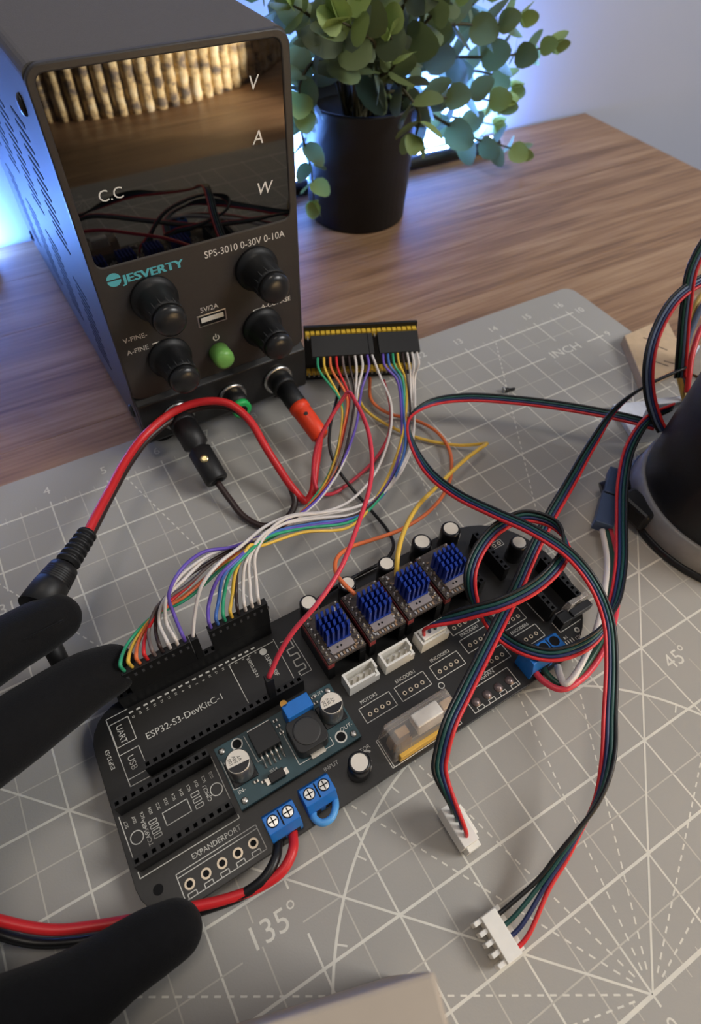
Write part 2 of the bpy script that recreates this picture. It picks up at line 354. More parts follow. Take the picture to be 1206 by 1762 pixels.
for ci, dpt in enumerate((45, 86, 126, 166)):
    for rr in range(26):
        z = 27.5+4.05*rr+(2.0 if ci % 2 else 0)
        if 66 < z < 82: continue
        o = sl if first else sl.copy()
        if not first: COL.objects.link(o)
        first = False
        o.location = Vector((0, dpt, z))*U; o.rotation_euler = (math.radians(90), 0, math.radians(-90))
for d_, z in ((19.8, 140), (11.4, 20.5), (190, 20), (190, 140)): MB().lathe([(3.2, 0), (3.0, .8), (1.8, 1.5)], (0, d_, z), (-1, 0, 0)).build('screw', KC, psu)

# ================================================================== potted eucalyptus
POT = mat('pot_plastic', (35, 36, 39), .5, var=.04, bump=.05); SOIL = mat('pot_foam', (14, 14, 14), .9)
STM = mat('plant_stem', (66, 62, 40), .7, var=.2)
def leaf_mat(nm, rgb):
    m = bpy.data.materials.new(nm); m.use_nodes = True; nt = m.node_tree; b = nt.nodes['Principled BSDF']; out = nt.nodes['Material Output']; L = nt.links
    oi = nt.nodes.new('ShaderNodeObjectInfo'); rp = nt.nodes.new('ShaderNodeValToRGB'); c = lin(rgb)
    rp.color_ramp.elements[0].color = tuple(k*.72 for k in c)+(1,); rp.color_ramp.elements[1].color = tuple(min(1, k*1.3) for k in c)+(1,)
    L.new(oi.outputs['Random'], rp.inputs['Fac']); L.new(rp.outputs['Color'], b.inputs['Base Color']); b.inputs['Roughness'].default_value = .5
    tr = nt.nodes.new('ShaderNodeBsdfTranslucent'); L.new(rp.outputs['Color'], tr.inputs['Color']); ms = nt.nodes.new('ShaderNodeMixShader'); ms.inputs[0].default_value = .32
    L.new(b.outputs[0], ms.inputs[1]); L.new(tr.outputs[0], ms.inputs[2]); L.new(ms.outputs[0], out.inputs['Surface']); return m
LF = [leaf_mat('leaf_grey_green', (108, 120, 92)), leaf_mat('leaf_mid_green', (114, 128, 82)), leaf_mat('leaf_young_green', (146, 166, 92))]
plant = thing('potted_eucalyptus', 'eucalyptus plant with round green leaves in a black pot', 'potted plant', (360, 428, -3))
MB().lathe([(31, 0), (34, .8), (38, 72), (39, 73), (38.6, 74), (37, 74), (36.2, 72), (35.5, 60)], seg=48).build('pot', POT, plant)
MB().lathe([(36.6, 62), (36.4, 63)], seg=32).build('soil', SOIL, plant)
def leaf_mesh(mi):
    mb = MB(); n = 12; rim = []
    for i in range(n):
        a = 2*math.pi*i/n; x = .5-.5*math.cos(a); y = .44*math.sin(a)*(1.0-.22*math.cos(a)*-1)
        rim.append((x, y, .10*abs(y)*2-.10*(x-.5)**2))
    mid = [(.25, 0, -.03), (.5, 0, -.035), (.78, 0, -.03)]
    vs = rim+mid; fs = []
    c1, c2, c3 = n, n+1, n+2
    up = list(range(0, n//2+1)); dn = [0]+list(range(n-1, n//2-1, -1))
    for side, flip in ((up, False), (dn, True)):
        f_ = [(side[0], side[1], c1), (side[1], side[2], c1), (side[2], side[3], c2, c1), (side[3], side[4], c3, c2), (side[4], side[5], c3), (side[5], side[6], c3)]
        fs += [tuple(reversed(q_)) if flip else q_ for q_ in f_]
    mb.add([(x, y, z) for x, y, z in vs], fs, 0, True)
    me = bpy.data.meshes.new('leaf'); me.from_pydata(mb.v, [], mb.f); me.materials.append(LF[mi]); me.polygons.foreach_set('use_smooth', [True]*len(mb.f)); return me
LM = [leaf_mesh(0), leaf_mesh(1), leaf_mesh(2)]
NLEAF = 0
def stem(pts, n=8, s0=27, s1=13.5, start=.30, rng=random.Random(1)):
    global NLEAF
    base = Vector((360, 428, -3)); P = spline([p-base for p in map(Vector, pts)], 8)
    L_ = len(P); st = MB().tube(P, [1.5-1.0*i/(L_-1) for i in range(L_)], 6).build('stem', STM, plant)
    for k in range(n):
        f_ = start+(1-start)*k/(n-1) if n > 1 else 1; i = min(L_-1, int(f_*(L_-1))); p = P[i]; tn = (P[min(i+1, L_-1)]-P[max(i-1, 0)]).normalized()
        q = tn.to_track_quat('X', 'Z'); roll = (k % 2)*math.pi/2+rng.uniform(-.5, .5)
        size = (s0+(s1-s0)*f_)*rng.uniform(.9, 1.12)
        for sgn in ((0, 1) if k < n-1 else (0, 1, 2)):
            if NLEAF >= 300: return
            o = bpy.data.objects.new('leaf', LM[2 if f_ > .82 else (1 if f_ > .5 else rng.choice((0, 0, 1)))]); COL.objects.link(o); o.parent = st; NLEAF += 1
            open_ = rng.uniform(.75, 1.15) if f_ < .95 else rng.uniform(.25, .7)
            Rm = q.to_matrix() @ Matrix.Rotation(roll+sgn*math.pi*(1 if k < n-1 else .67), 3, 'X') @ Matrix.Rotation(-open_, 3, 'Y') @ Matrix.Rotation(rng.uniform(-.4, .4), 3, 'X')
            o.matrix_local = Matrix.Translation(p*U) @ Rm.to_4x4() @ Matrix.Scale(size*U, 4)
r_ = random.Random(11)
root = lambda: Vector((360+r_.uniform(-14, 14), 428+r_.uniform(-14, 14), 58))
def S_(*uvy, **k): stem([root()]+[on_y(*q_) for q_ in uvy], **k, rng=r_)
S_((640, 110, 430), (740, 99, 428), (850, 98, 428), (905, 90, 428), (950, 77, 428), n=9)
S_((680, 70, 425), (780, 42, 420), (850, 45, 418), (895, 30, 418), n=8)
S_((660, 160, 415), (720, 168, 408), (810, 168, 405), (868, 178, 402), n=7)
S_((680, 170, 420), (770, 214, 425), (820, 240, 425), (862, 250, 425), (900, 262, 425), n=7)
S_((690, 130, 440), (790, 120, 448), (850, 130, 450), (880, 150, 450), n=6, s0=22)
S_((660, 90, 400), (720, 50, 395), (760, 8, 392), (800, -30, 390), n=7)
S_((650, 120, 395), (690, 150, 378), (722, 200, 370), (716, 232, 368), n=5)
S_((610, 110, 395), (645, 78, 375), (610, 50, 362), (588, 38, 358), n=5, s0=24, s1=16)
S_((580, 110, 400), (560, 60, 385), (530, 25, 380), (505, 10, 380), n=6)
S_((570, 120, 410), (535, 110, 400), (515, 150, 398), (520, 180, 398), n=5)
S_((560, 110, 420), (525, 140, 412), (518, 220, 410), (535, 290, 410), (540, 345, 410), n=7, s0=21, s1=12, start=.35)
S_((600, 60, 420), (590, -20, 420), (560, -80, 420), n=6)
S_((650, 60, 430), (690, -10, 430), (720, -70, 430), n=6)
S_((620, 80, 400), (640, 10, 385), (655, -40, 380), n=6, s0=27)
S_((560, 70, 430), (500, 20, 430), (450, -20, 430), (420, -50, 430), n=6)
S_((700, 80, 440), (800, 20, 450), (850, -30, 455), n=7)
S_((680, 130, 430), (740, 190, 440), (800, 205, 445), (850, 215, 448), n=6, s0=22)
S_((600, 90, 380), (580, 30, 366), (600, -10, 360), n=5)
S_((630, 120, 400), (655, 130, 385), (680, 110, 376), (672, 60, 370), n=5)
for k in range(4):
    a = (.5, 2.0, 3.4, 5.0)[k]; rr = 60
    stem([root(), Vector((360+25*math.cos(a), 428+25*math.sin(a), 110)), Vector((360+rr*math.cos(a), 428+.7*rr*math.sin(a), 150)), Vector((360+1.5*rr*math.cos(a), 428+.9*rr*math.sin(a), 160))], n=5, start=.45, rng=r_)

# ================================================================== light bars by the wall
LBK = mat('light_bar_black', (16, 16, 18), .45); LED = mat('led_strip', (180, 210, 255), .4, emit=((106, 158, 255), 400.0)); LED2 = mat('led_strip_dim', (180, 210, 255), .4, emit=((106, 158, 255), 210.0))
def light_bar(label, x0, x1, y, r, tilt, led):
    t_ = thing('light_bar', label, 'light', ((x0+x1)/2, y, -3), tilt)
    h = (x1-x0)/2
    MB().lathe([(r*.7, -h), (r, -h+2), (r, h-2), (r*.7, h)], (0, 0, r+.1), (1, 0, 0), 18).build('housing', LBK, t_)
    MB().box(-h+4, r*.75, .9, h-4, r+1.2, 2*r-.6).build('diffuser', led, t_, bevel=.5)
    for x in (-h+6, h-6): MB().box(x-2.5, -r-.6, .05, x+2.5, r+.6, 1.6).build('stand_foot', LBK, t_, bevel=.5)
light_bar('slim black light bar lying at the wall right of the plant pot', 256, 520, 468, 5.0, -1.5, LED)
light_bar('dark light bar at the wall left of the power supply', 10, 119, 464, 8.5, 6, LED2)
# ================================================================== circuit board
PCB = mat('board_black', (36, 35, 34), .38, var=.05, scale=60, spec=.5, bump=.05, bscale=900); SILK = mat('board_print', (212, 209, 200), .6, var=.05)
BLK = mat('black_plastic', (17, 17, 18), .45, var=.08); TIN = mat('solder_tin', (205, 200, 190), .3, metal=.9, var=.1, scale=1500)
PAD = mat('gold_tin_pad', (212, 196, 172), .4, metal=.4, var=.1); BLU = mat('terminal_blue', (28, 112, 196), .38, var=.04)
JST = mat('connector_white', (232, 229, 221), .5, var=.03); SLEEVE = mat('capacitor_sleeve', (22, 22, 26), .28, var=.1, scale=700)
ALU = mat('aluminium', (200, 196, 186), .35, metal=.75, var=.06, scale=800); ALW = mat('capacitor_top', (226, 217, 203), .5, var=.04)
board = thing('circuit_board', 'black robot controller circuit board with white print and rounded ends', 'circuit board', (100, 80, 6), 1.3)
ol = []
for i in range(7): a = math.radians(180+90*i/6); ol.append((1+12*math.cos(a), 14.4+12*math.sin(a)))
for i in range(25):
    a = math.radians(-90+180*i/24); c, s_ = math.cos(a), math.sin(a)
    ol.append((141+33*(abs(c)**.88)*(1 if c > 0 else -1), 36.8+34.4*(abs(s_)**.93)*(1 if s_ > 0 else -1)))
for i in range(7): a = math.radians(90+90*i/6); ol.append((4+13.5*math.cos(a), 57.7+13.5*math.sin(a)))
ol = [(x-(.0 if x > 0 else 0), y) for x, y in ol]
MB().prism(ol, -1.6, 0).build('board', PCB, board, bevel=.15)
for x, y in ((-5.4, 11.1), (150, 9.5), (8, 64), (150, 64)): MB().lathe([(2.6, -5.95), (2.6, -1.6)], (x, y, 0)).build('standoff', BLK, board)
MB().lathe([(1.5, 0), (1.5, .05)], (-5.4, 11.1, 0)).build('mounting_hole', HOLE, board)
# printed lines and lettering (flat print)
class Silk(MB):
    def text(s, *a_, **k_): MB().text(*a_, **k_).build('lettering', SILK, board); return s
    def poly(s, *a_, **k_): MB().poly(*a_, **k_).build('printed_outline', SILK, board); return s
    def line(s, *a_, **k_): MB().line(*a_, **k_).build('printed_line', SILK, board); return s
    def ring(s, *a_, **k_): MB().ring(*a_, **k_).build('printed_ring', SILK, board); return s
s = Silk(); Z = .03; w1 = .26
def rect(x0, y0, x1, y1, wd=w1): s.poly([(x0, y0), (x1, y0), (x1, y1), (x0, y1)], wd, Z, True)
s.poly([(-2.9, 66.8), (-2.9, 42.2), (4.5, 42.0)], w1, Z); s.poly([(-2.9, 66.8), (4.5, 66.8)], w1, Z)
rect(-2.7, 55.8, 3.8, 64.3); s.poly([(-2.8, 53.1), (3.6, 53.1), (3.7, 47.3)], w1, Z); s.line((-2.7, 44.5), (3, 44.5), w1, Z)
s.text('UART', -.9, 63.0, 2.9, Z, -90, sx=.9); s.text('USB', -.8, 51.6, 2.9, Z, -90); s.text('ESP32-S3', -5.2, 50, 1.9, Z, 90)
s.text('ESP32-S3-DevKitC-1', 6.6, 53.4, 3.3, Z, 0, sx=1.0)
s.poly([(40.8, 63.8), (40.8, 45), ], w1, Z); s.poly([(40.8, 63.8), (58.6, 63.8)], w1, Z); s.poly([(59.0, 64.6), (58.4, 45.4)], w1, Z)
s.text('ESP32-S3-N', 47.2, 62.6, 1.7, Z, -90); s.text('ESPRESSIF', 53.2, 60.4, 2.3, Z, -90, sx=.95); s.ring((53.6, 62.0), 0, 1.35, Z, 16)
s.poly([(59.4, 45.4), (59.6, 46.9), (65.4, 46.9), (65.2, 61.8), (60.4, 62.0)], w1, Z); s.poly([(61, 46.9), (61, 48.6), (64.2, 48.6), (64.2, 50.6), (61.3, 50.6), (61.3, 53.2), (64.2, 53.2), (64.2, 55.4), (61.3, 55.4), (61.3, 58), (64.2, 58), (64.2, 61), (62, 61)], .45, Z)
for k, nm in enumerate(['G', '5V', '14', '13', '12', '11', '10', '9', '46', '3', '8', '18', '17', '16', '15', '7', '6', '5', '4']):
    s.line((5.2+2.54*k-.7, 65.1), (5.2+2.54*k+.7, 65.1), .62, Z); s.text(nm, 5.2+2.54*k+.55, 62.7, 1.2, Z, 90)
s.line((-8.9, 35.6), (-8.9, 22.7), w1, Z); s.line((22.5, 37.6), (22.5, 22.7), w1, Z); s.poly([(-8.9, 18.4), (-8.9, 16.4), (22.7, 16.2), (22.7, 17.4)], w1, Z)
s.ring((-6, 27.3), 1.75, 2.05, Z); s.ring((20, 27.5), 1.75, 2.05, Z); rect(2.9, 25.6, 10.9, 29.7)
for k in range(4): rect(-1.6, 24.1+1.5*k, .8, 25.0+1.5*k, .22)
for k in range(3): rect(12.4, 25.3+1.9*k, 14.9, 26.4+1.9*k, .22)
for k, nm in enumerate(['SC7', 'SD7', 'SC6', 'SD6', 'SC5', 'SD5', 'SC4', 'SD4', 'SC3', 'SD3', 'SC2', 'SD2']): s.text(nm, -7.2+2.54*k, 31.2, 1.35, Z, 90)
s.text('TCA9548A', -2.4, 22.8, 1.8, Z, 90); s.text('CJMCU', 17.6, 25.2, 1.7, Z, 90)
rect(.3, 4.2, 26.1, 11.9); s.line((.3, 10.8), (26.1, 10.8), w1, Z); s.text('EXPANDERPORT', 6.0, 13.0, 2.3, Z, 0, sx=.92)
for k in range(5):
    x = 2.9+5.08*k; s.poly([(x-1.5, 4.2), (x-1.5, 5.5), (x+1.1, 5.5), (x+1.1, 4.2)], w1, Z)
s.text('INPUT', 52, 14.2, 1.9, Z, 0); s.text('MOTOR', 69.0, 13.2, 1.9, Z, 0, 0, 'RIGHT')
def conn_box(x, y, name=None, nx=0):
    rect(x, y, x+12.4, y+5.6)
    if name: s.text(name, x+1.6+nx, y+6.6, 1.75, Z, 0, sx=.95)
for x, y, nm in ((72.3, 20.4, 'MOTOR5'), (87, 20.4, 'ENCODER1'), (102.3, 20.4, 'ENCODER2'), (118, 22.9, 'ENCODER3'), (117.4, 31.4, 'MOTOR4'), (118.4, 14.0, None), (135.0, 13.8, 'ENCODER6'), (133.9, 23.0, 'ENCODER4')): conn_box(x, y, nm)
rect(106.1, 4.1, 126.6, 11.4); s.text('COOLINGFAN', 108, 12.4, 2.1, Z)
for k in range(4):
    x = 108.8+5.08*k; s.poly([(x-.9, 4.1), (x-.9, 5.4), (x+1.7, 5.4), (x+1.7, 4.1)], w1, Z)
rect(71.6, 3.8, 100, 13.9); s.line((72.3, 3.8), (72.3, 13.9), w1, Z); s.ring((102, 18.2), .9, 1.2, Z)
s.line((150.8, 28.1), (151.1, 18.6), w1, Z); s.line((157, 18.5), (163, 18.4), w1, Z); s.poly([(153.3, 16.4), (153.3, 11.7), (164, 11.8)], w1, Z)
s.text('R1', 152.6, 8.6, 1.6, Z); s.ring((159.5, 9.3), .5, 1.1, Z)
for k in range(5): s.line((151+1.1*k, 6.4), (151+1.1*k, 8.0), .35, Z)
s.text('12V', 156.2, 6.3, 1.8, Z); rect(155.6, 54.1, 161.4, 56.9, .2); s.text('LED', 156, 57.6, 1.6, Z); s.ring((66.5, 11.4), 1.3, 2.0, Z, 20, 0, 20, 150)
# through-hole pads
for x0, y0, n, p_, ro, ri in ((74.8, 22.6, 4, 2.52, .78, .42), (89.3, 22.6, 4, 2.52, .78, .42), (104.7, 22.7, 4, 2.52, .78, .42), (120.5, 25.2, 4, 2.52, .78, .42), (119.7, 33.8, 4, 2.52, .78, .42), (120.8, 16.2, 4, 2.52, .78, .42), (137.5, 16.2, 4, 2.52, .78, .42), (136.4, 25.3, 4, 2.52, .78, .42), (157.2, 55.5, 2, 2.6, .85, .45)):
    for k in range(n): pd = MB(); pd.ring((x0+p_*k, y0), ri, ro, .04, 16, 0); pd.ring((x0+p_*k, y0), 0, ri, .035, 12, 1); pd.build('hole_pad', [PAD, HOLE], board)
for k in range(5): q = MB().ring((2.9+5.1*k, 7.7), .95, 1.55, .05, 24, 0); q.ring((2.9+5.1*k, 7.7), 0, .95, .04, 20, 1); q.build('solder_ring', [PAD, HOLE], board)
for k in range(4): MB().lathe([(1.75, 0), (1.6, .25), (1.1, .65), (.5, .9), (.01, .95)], (108.8+5.1*k, 7.2, 0), (0, 0, 1), 20).build('solder_blob', mm('solder_dull', (120, 106, 104), .35, metal=.6), board)
# pin sockets with real openings
def socket(n, x, y, along='x', h=8.5, w_=2.5, parent=board, name='pin_socket'):
    mb = MB(); p = 2.54; hl = .62; L_ = n*p; x0 = -p/2; f_ = (lambda a, b, c: (x+a, y+b, c)) if along == 'x' else (lambda a, b, c: (x+b, y+a, c))
    hw = w_/2; xa, xb = x0, x0+L_
    mb.add([f_(*q) for q in ((xa,-hw,0),(xb,-hw,0),(xb,hw,0),(xa,hw,0),(xa,-hw,h),(xb,-hw,h),(xb,hw,h),(xa,hw,h))], [(3,2,1,0),(0,1,5,4),(1,2,6,5),(2,3,7,6),(3,0,4,7)])
    for k in range(n):
        c = p*k; a0, a1 = c-p/2, c+p/2
        vs = [(a0,-hw,h),(a1,-hw,h),(a1,hw,h),(a0,hw,h),(c-hl,-hl,h-.0),(c+hl,-hl,h),(c+hl,hl,h),(c-hl,hl,h),(c-hl,-hl,h-3),(c+hl,-hl,h-3),(c+hl,hl,h-3),(c-hl,hl,h-3)]
        vs = [f_(*q) for q in vs]
        mb.add(vs, [(0,1,5,4),(1,2,6,5),(2,3,7,6),(3,0,4,7)]); mb.add(vs, [(4,5,9,8),(5,6,10,9),(6,7,11,10),(7,4,8,11),(8,9,10,11)], 1)
    return mb.build(name, [BLK, HOLE], parent)
socket(22, 5.0, 42.9); socket(22, 5.0, 68.2); socket(12, -6.8, 36.7); socket(12, -6.8, 19.1)
for x in (137.3, 149.5): socket(8, x, 42.0, 'y')
for x in (152.8, 165.3): socket(8, x, 19.0, 'y')
DRX = (68.7, 85.6, 102.0, 118.7)
for x in DRX:
    for dx in (1.3, 14.0): socket(8, x+dx, 41.7, 'y')
def capacitor(x, y, r, h, parent, marks=True):
    c = MB().lathe([(r*.92, 0), (r, .5), (r, h-.9), (r*.9, h-.2), (r*.74, h-.05), (r*.72, h-.25)], (x, y, 0), seg=26).build('capacitor', SLEEVE, parent)
    MB().lathe([(r*.74, h-.5), (r*.74, h-.12)], (x, y, 0), seg=26).build('capacitor_top', ALW, c)
    if marks:
        m_ = MB()
        for k in range(3): a = math.radians(-40+25*k); px_, py_ = x+(r+.02)*math.cos(a), y+(r+.02)*math.sin(a); m_.cyl((px_, py_, 2+.2*k), .25, h-4.5, seg=6)
        m_.build('polarity_stripe', mm('stripe_grey', (170, 168, 165), .5), c)
for x, y, r, h in ((75.0, 65.7, 3.5, 11.5), (91.4, 65.4, 3.5, 11.5), (109, 65.3, 3.5, 11.5), (126.6, 66.6, 4.0, 11.8), (140.2, 65.8, 4.0, 12), (160.6, 47.3, 3.6, 10.5), (61.5, 8.9, 3.7, 10.2)): capacitor(x, y, r, h, board)
def jst(x, y, parent=board):
    m_ = MB(); X1, Y1, h = x+12.4, y+5.75, 7.0
    m_.box(x, y, 0, X1, Y1, 1.2); m_.box(x, Y1-.8, 1.2, X1, Y1, h); m_.box(x, y+.8, 1.2, x+.8, Y1-.8, h); m_.box(X1-.8, y+2.2, 1.2, X1, Y1-.8, h)
    m_.box(x, y, 1.2, X1-2.0, y+.8, h); m_.box(X1-2.0, y, 1.2, X1-.0, y+.8, 4.6); m_.box(X1-.8, y+.8, 1.2, X1, y+2.2, 4.6)
    c = m_.build('plug_socket', JST, parent)
    for k in range(4): MB().box(x+2.15+2.5*k, y+2.6, 1.2, x+2.75+2.5*k, y+3.2, 6).build('contact_pin', TIN, c)
jst(72.0, 31.5); jst(87.0, 31.6); jst(102.8, 31.8)
def terminal(x, y, n, w_=5.0, h=10.2, d=7.8, screws=True, parent=board):
    X1 = x+n*w_+.1; m_ = MB()
    prof = [(y, 0), (y, 5.6), (y+1.3, h), (y+d-1.2, h), (y+d, 7), (y+d, 0)]
    m_.add([(xx, a, b_) for xx in (x, X1) for a, b_ in prof], [tuple(range(5, -1, -1)), tuple(range(6, 12))]+[(i, (i+1) % 6, 6+(i+1) % 6, 6+i) for i in range(6)])
    c = m_.build('terminal_block', BLU, parent, bevel=.2)
    for k in range(n):
        xc = x+w_*(k+.5); yc = y+d/2+.4
        MB().lathe([(1.85, 0), (1.85, .06)], (xc, yc, h)).build('screw_well', HOLE, c)
        if screws:
            q = MB().lathe([(1.6, -.2), (1.6, .12), (1.45, .2)], (xc, yc, h)); q.box(xc-1.3, yc-.18, h+.2, xc+1.3, yc+.18, h+.24, 1); q.box(xc-.18, yc-1.3, h+.2, xc+.18, yc+1.3, h+.24, 1); q.build('terminal_screw', [SIL, HOLE], c)
        MB().box(xc-1.7, y-.05, .7, xc+1.7, y+.3, 4.4).build('wire_opening', HOLE, c)
        if k: MB().box(x+w_*k-.22, yc-2.6, h-.1, x+w_*k+.22, yc+2.0, h+.08).build('divider_slot', HOLE, c)
terminal(28.3, 3.6, 2); terminal(41.1, 4.6, 2); terminal(130.2, 3.8, 3, h=10.5, screws=False)
# blade fuse holder
CLR = mat('clear_plastic', (238, 230, 222), .05, var=.02, trans=.74, ior=1.3)
fh = MB(); fh.taper(72.2, 4.6, 99.2, 14.6, 0, 73.4, 6.4, 98.4, 14.2, 12.5); fo = fh.build('fuse_holder', CLR, board, bevel=1.0)
MB().box(74.6, 4.1, 0, 98.6, 5.5, 5.0).build('fuse_base_strip', mm('amber_plastic', (226, 178, 74), .4), fo, bevel=.2)
MB().box(82.6, 7.4, 7.4, 92.8, 12.2, 13.0).build('fuse_body', mm('fuse_white', (236, 230, 220), .4), fo, bevel=.5)
for x in (76, 94): MB().box(x, 8.4, 1.2, x+4.4, 11.4, 9.4).build('fuse_clip', mm('brass_clip', (214, 178, 130), .35, metal=.6), fo, bevel=.3)
# slide switch and jumper cap on the right end
MB().box(153.4, 12.4, 0, 158.6, 16.6, 5.6).build('slide_switch', BLK, board, bevel=.3); MB().box(158.6, 12.6, 2.6, 168.4, 15.6, 6.4).build('switch_lever', mm('switch_grey', (44, 44, 46), .4), board, bevel=.3)
MB().taper(158.6, 15.9, 169.2, 18.4, 3.0, 160.2, 16.2, 169.4, 18.2, 7.6).build('light_pipe', CLR, board, bevel=.2)

# ================================================================== motor driver modules
DP = mat('driver_board', (74, 64, 58), .4, var=.35, scale=900); DPR = mat('driver_pins_red', (150, 62, 60), .5); HSB = mat('heat_sink_blue', (20, 54, 146), .34, metal=.3, var=.12, scale=500)
DLAB = ['leftmost blue heat sink driver module, beside the red wire', 'second blue heat sink driver module from the left, under the orange wire end', 'third blue heat sink driver module from the left, beside the yellow wire', 'rightmost blue heat sink driver module, next to the cable loop']
for i, x in enumerate(DRX):
    d = thing('driver_module', DLAB[i], 'driver module', Vector((100, 80, 6))+Matrix.Rotation(math.radians(1.3), 3, 'Z') @ Vector((x, 40.4, 8.5)), 1.3, 'stepper driver modules on the controller board')
    MB().box(.2, .3, 2.5, 15.2, 20.4, 4.1).build('module_board', [DP], d, bevel=.1)
    for dx, mt_ in ((1.3, DPR), (14.0, BLK)): MB().box(dx-1.25, .2, 0.02, dx+1.25, 20.4, 2.5).build('pin_header', mt_, d)
    pn = MB()
    for dx in (1.3, 14.0):
        for k in range(8): pn.lathe([(.85, 4.1), (.6, 4.5), (.32, 4.8), (.32, 5.6)], (dx, 1.4+2.54*k, 0), seg=8)
    pn.build('solder_pins', TIN, d)
    sm = MB(); rr = random.Random(i+3)
    for k in range(26):
        a, b_ = rr.choice((2.6, 12.0))+rr.uniform(-.3, .5), rr.uniform(.8, 19); sm.box(a, b_, 4.1, a+rr.uniform(.5, 1.0), b_+rr.uniform(.4, .9), 4.1+rr.uniform(.3, .6), k % 2)
    for k in range(8): sm.box(3.4+1.1*k, .7, 4.1, 4.1+1.1*k, 1.8, 4.4, k % 2)
    sm.build('chip_components', [TIN, mm('chip_tan', (150, 122, 96), .5)], d)
    q = MB().box(3.2, 2.4, 4.1, 12.0, 5.4, 4.75); q.cyl((6, 4, 4.75), .42, .05, mi=1); q.cyl((7.4, 4, 4.75), .42, .05, mi=1); q.build('driver_pad', [mm('driver_pad_grey', (150, 140, 138), .45), HOLE], d, bevel=.15)
    hs = MB().box(3.2, 5.4, 4.2, 12.2, 14.8, 5.6).build('heat_sink', HSB, d, bevel=.1)
    fin = None
    for cx_ in range(5):
        for ry in range(4):
            mb = MB(); xx = 3.25+2.05*cx_; yy = 5.5+2.4*ry
            mb.add([(xx-.55, yy, 5.5), (xx+.45, yy+.2, 5.5), (xx+.95, yy+2.0, 5.5), (xx-.05, yy+2.0, 5.5), (xx-.55, yy, 13.4), (xx+.45, yy+.2, 13.4), (xx+.95, yy+2.0, 13.4), (xx-.05, yy+2.0, 13.4)], [(3,2,1,0),(4,5,6,7),(0,1,5,4),(1,2,6,5),(2,3,7,6),(3,0,4,7)]) if fin is None else None
            if fin is None: fin = mb.build('cooling_fin', HSB, hs); f0 = (cx_, ry)
            else:
                o = fin.copy(); COL.objects.link(o); o.parent = hs; o.location = Vector((2.05*cx_, 2.4*ry, 0))*U

# ================================================================== step-down converter module
TEA = mat('converter_board', (44, 72, 78), .4, var=.12, scale=200)
cv = thing('converter_module', 'blue-green voltage converter board with coil, capacitors and trimmer', 'converter module', Vector((100, 80, 6))+Matrix.Rotation(math.radians(1.3), 3, 'Z') @ Vector((24.2, 17.1, 0)), 1.3)
MB().box(0, 0, 1.4, 43.6, 21.2, 3.0).build('module_board', TEA, cv, bevel=.1)
for x, y in ((2, 2), (2, 19.2), (41.6, 2), (41.6, 19.2)): MB().box(x-.5, y-.5, 0, x+.5, y+.5, 3.5).build('corner_pin', TIN, cv); 
for x, y in ((2, 2), (2, 19.2), (41.6, 2), (41.6, 19.2)): MB().lathe([(1.2, 3.0), (.9, 3.35), (.3, 3.6)], (x, y, 0), seg=12).build('solder_joint', TIN, cv)
CANT = mat('can_silver', (150, 150, 148), .3, metal=.8)
for x, y, txt in ((5.0, 10.6, ('100', '50V', 'VT')), (38.7, 11.6, ('220', '35V', 'VT'))):
    c = MB().lathe([(4.1, 3.6), (4.1, 4.4), (3.9, 4.8), (3.9, 12.6), (3.5, 13.0)], (x, y, 0), seg=30).build('can_capacitor', CANT, cv)
    MB().box(x-4.2, y-4.2, 3.0, x+4.2, y+4.2, 3.7).build('capacitor_base', BLK, cv, bevel=.4)
    tp = MB().lathe([(3.6, 12.9), (3.55, 13.05)], (x, y, 0), seg=30); 
    n2 = 20; tp.add([(x+3.45*math.cos(math.radians(-170+150*i/n2)), y+3.45*math.sin(math.radians(-170+150*i/n2)), 13.08) for i in range(n2+1)], [tuple(range(n2+1))], 1)
    for k, q_ in enumerate(txt): tp.text(q_, x-1.6+1.5*k, y-.3, 1.5, 13.09, 90, 1)
    tp.build('capacitor_top', [ALW, SLEEVE], cv)
ind = MB().prism(rrect(22.4, 3.2, 33.6, 14.6, 2.2, 4), 3.0, 9.6); io = ind.build('coil', mm('coil_black', (38, 37, 36), .55, bump=.1), cv, bevel=.3)
MB().lathe([(4.6, 9.6), (4.5, 9.75), (4.0, 9.8)], (28, 8.9, 0), seg=30).build('coil_core', mm('coil_core', (52, 51, 50), .5), io)
MB().box(26, 1.6, 3.0, 31, 3.2, 4.2).build('coil_contact', TIN, io)
MB().box(24.2, 14.2, 3.0, 33.6, 19.2, 12.8).build('trimmer', BLU, cv, bevel=.3); MB().lathe([(1.2, 0), (1.2, 1.4)], (25.3, 19.4, 11.4), (0, 0, 1), 14).build('trimmer_screw', mm('brass', (196, 148, 72), .3, metal=.9), cv)
ic = MB().box(11.4, 11.0, 3.2, 19.6, 19.0, 7.4).build('regulator_chip', mm('chip_black', (28, 28, 28), .5), cv, bevel=.2); MB().box(11.6, 19.0, 3.1, 19.6, 20.2, 4.4).build('chip_tab', TIN, ic)
for k in range(5):
    x = 12.2+1.65*k; MB().tube([(x, 11.0, 5.6), (x, 9.6, 5.5), (x, 9.0, 4.6), (x, 8.4, 3.3), (x, 7.0, 3.15)], .42, 6).build('chip_leg', TIN, ic)
MB().box(11.2, 1.6, 3.0, 16.4, 4.4, 5.2).build('diode', BLK, cv, bevel=.2)
for x in (10.0, 16.4): MB().box(x, 2.0, 3.0, x+1.3, 4.0, 3.8).build('diode_contact', TIN, cv)
q = MB()
for a, b_ in ((6.8, 4.6), (8.8, 3.4), (20.6, 16.5), (20.6, 14), (20.6, 18.6), (35.2, 17), (35.4, 19)): q.box(a, b_, 3.0, a+1.5, b_+.8, 3.6, 0); q.box(a+.4, b_+.02, 3.0, a+1.1, b_+.78, 3.65, 1)
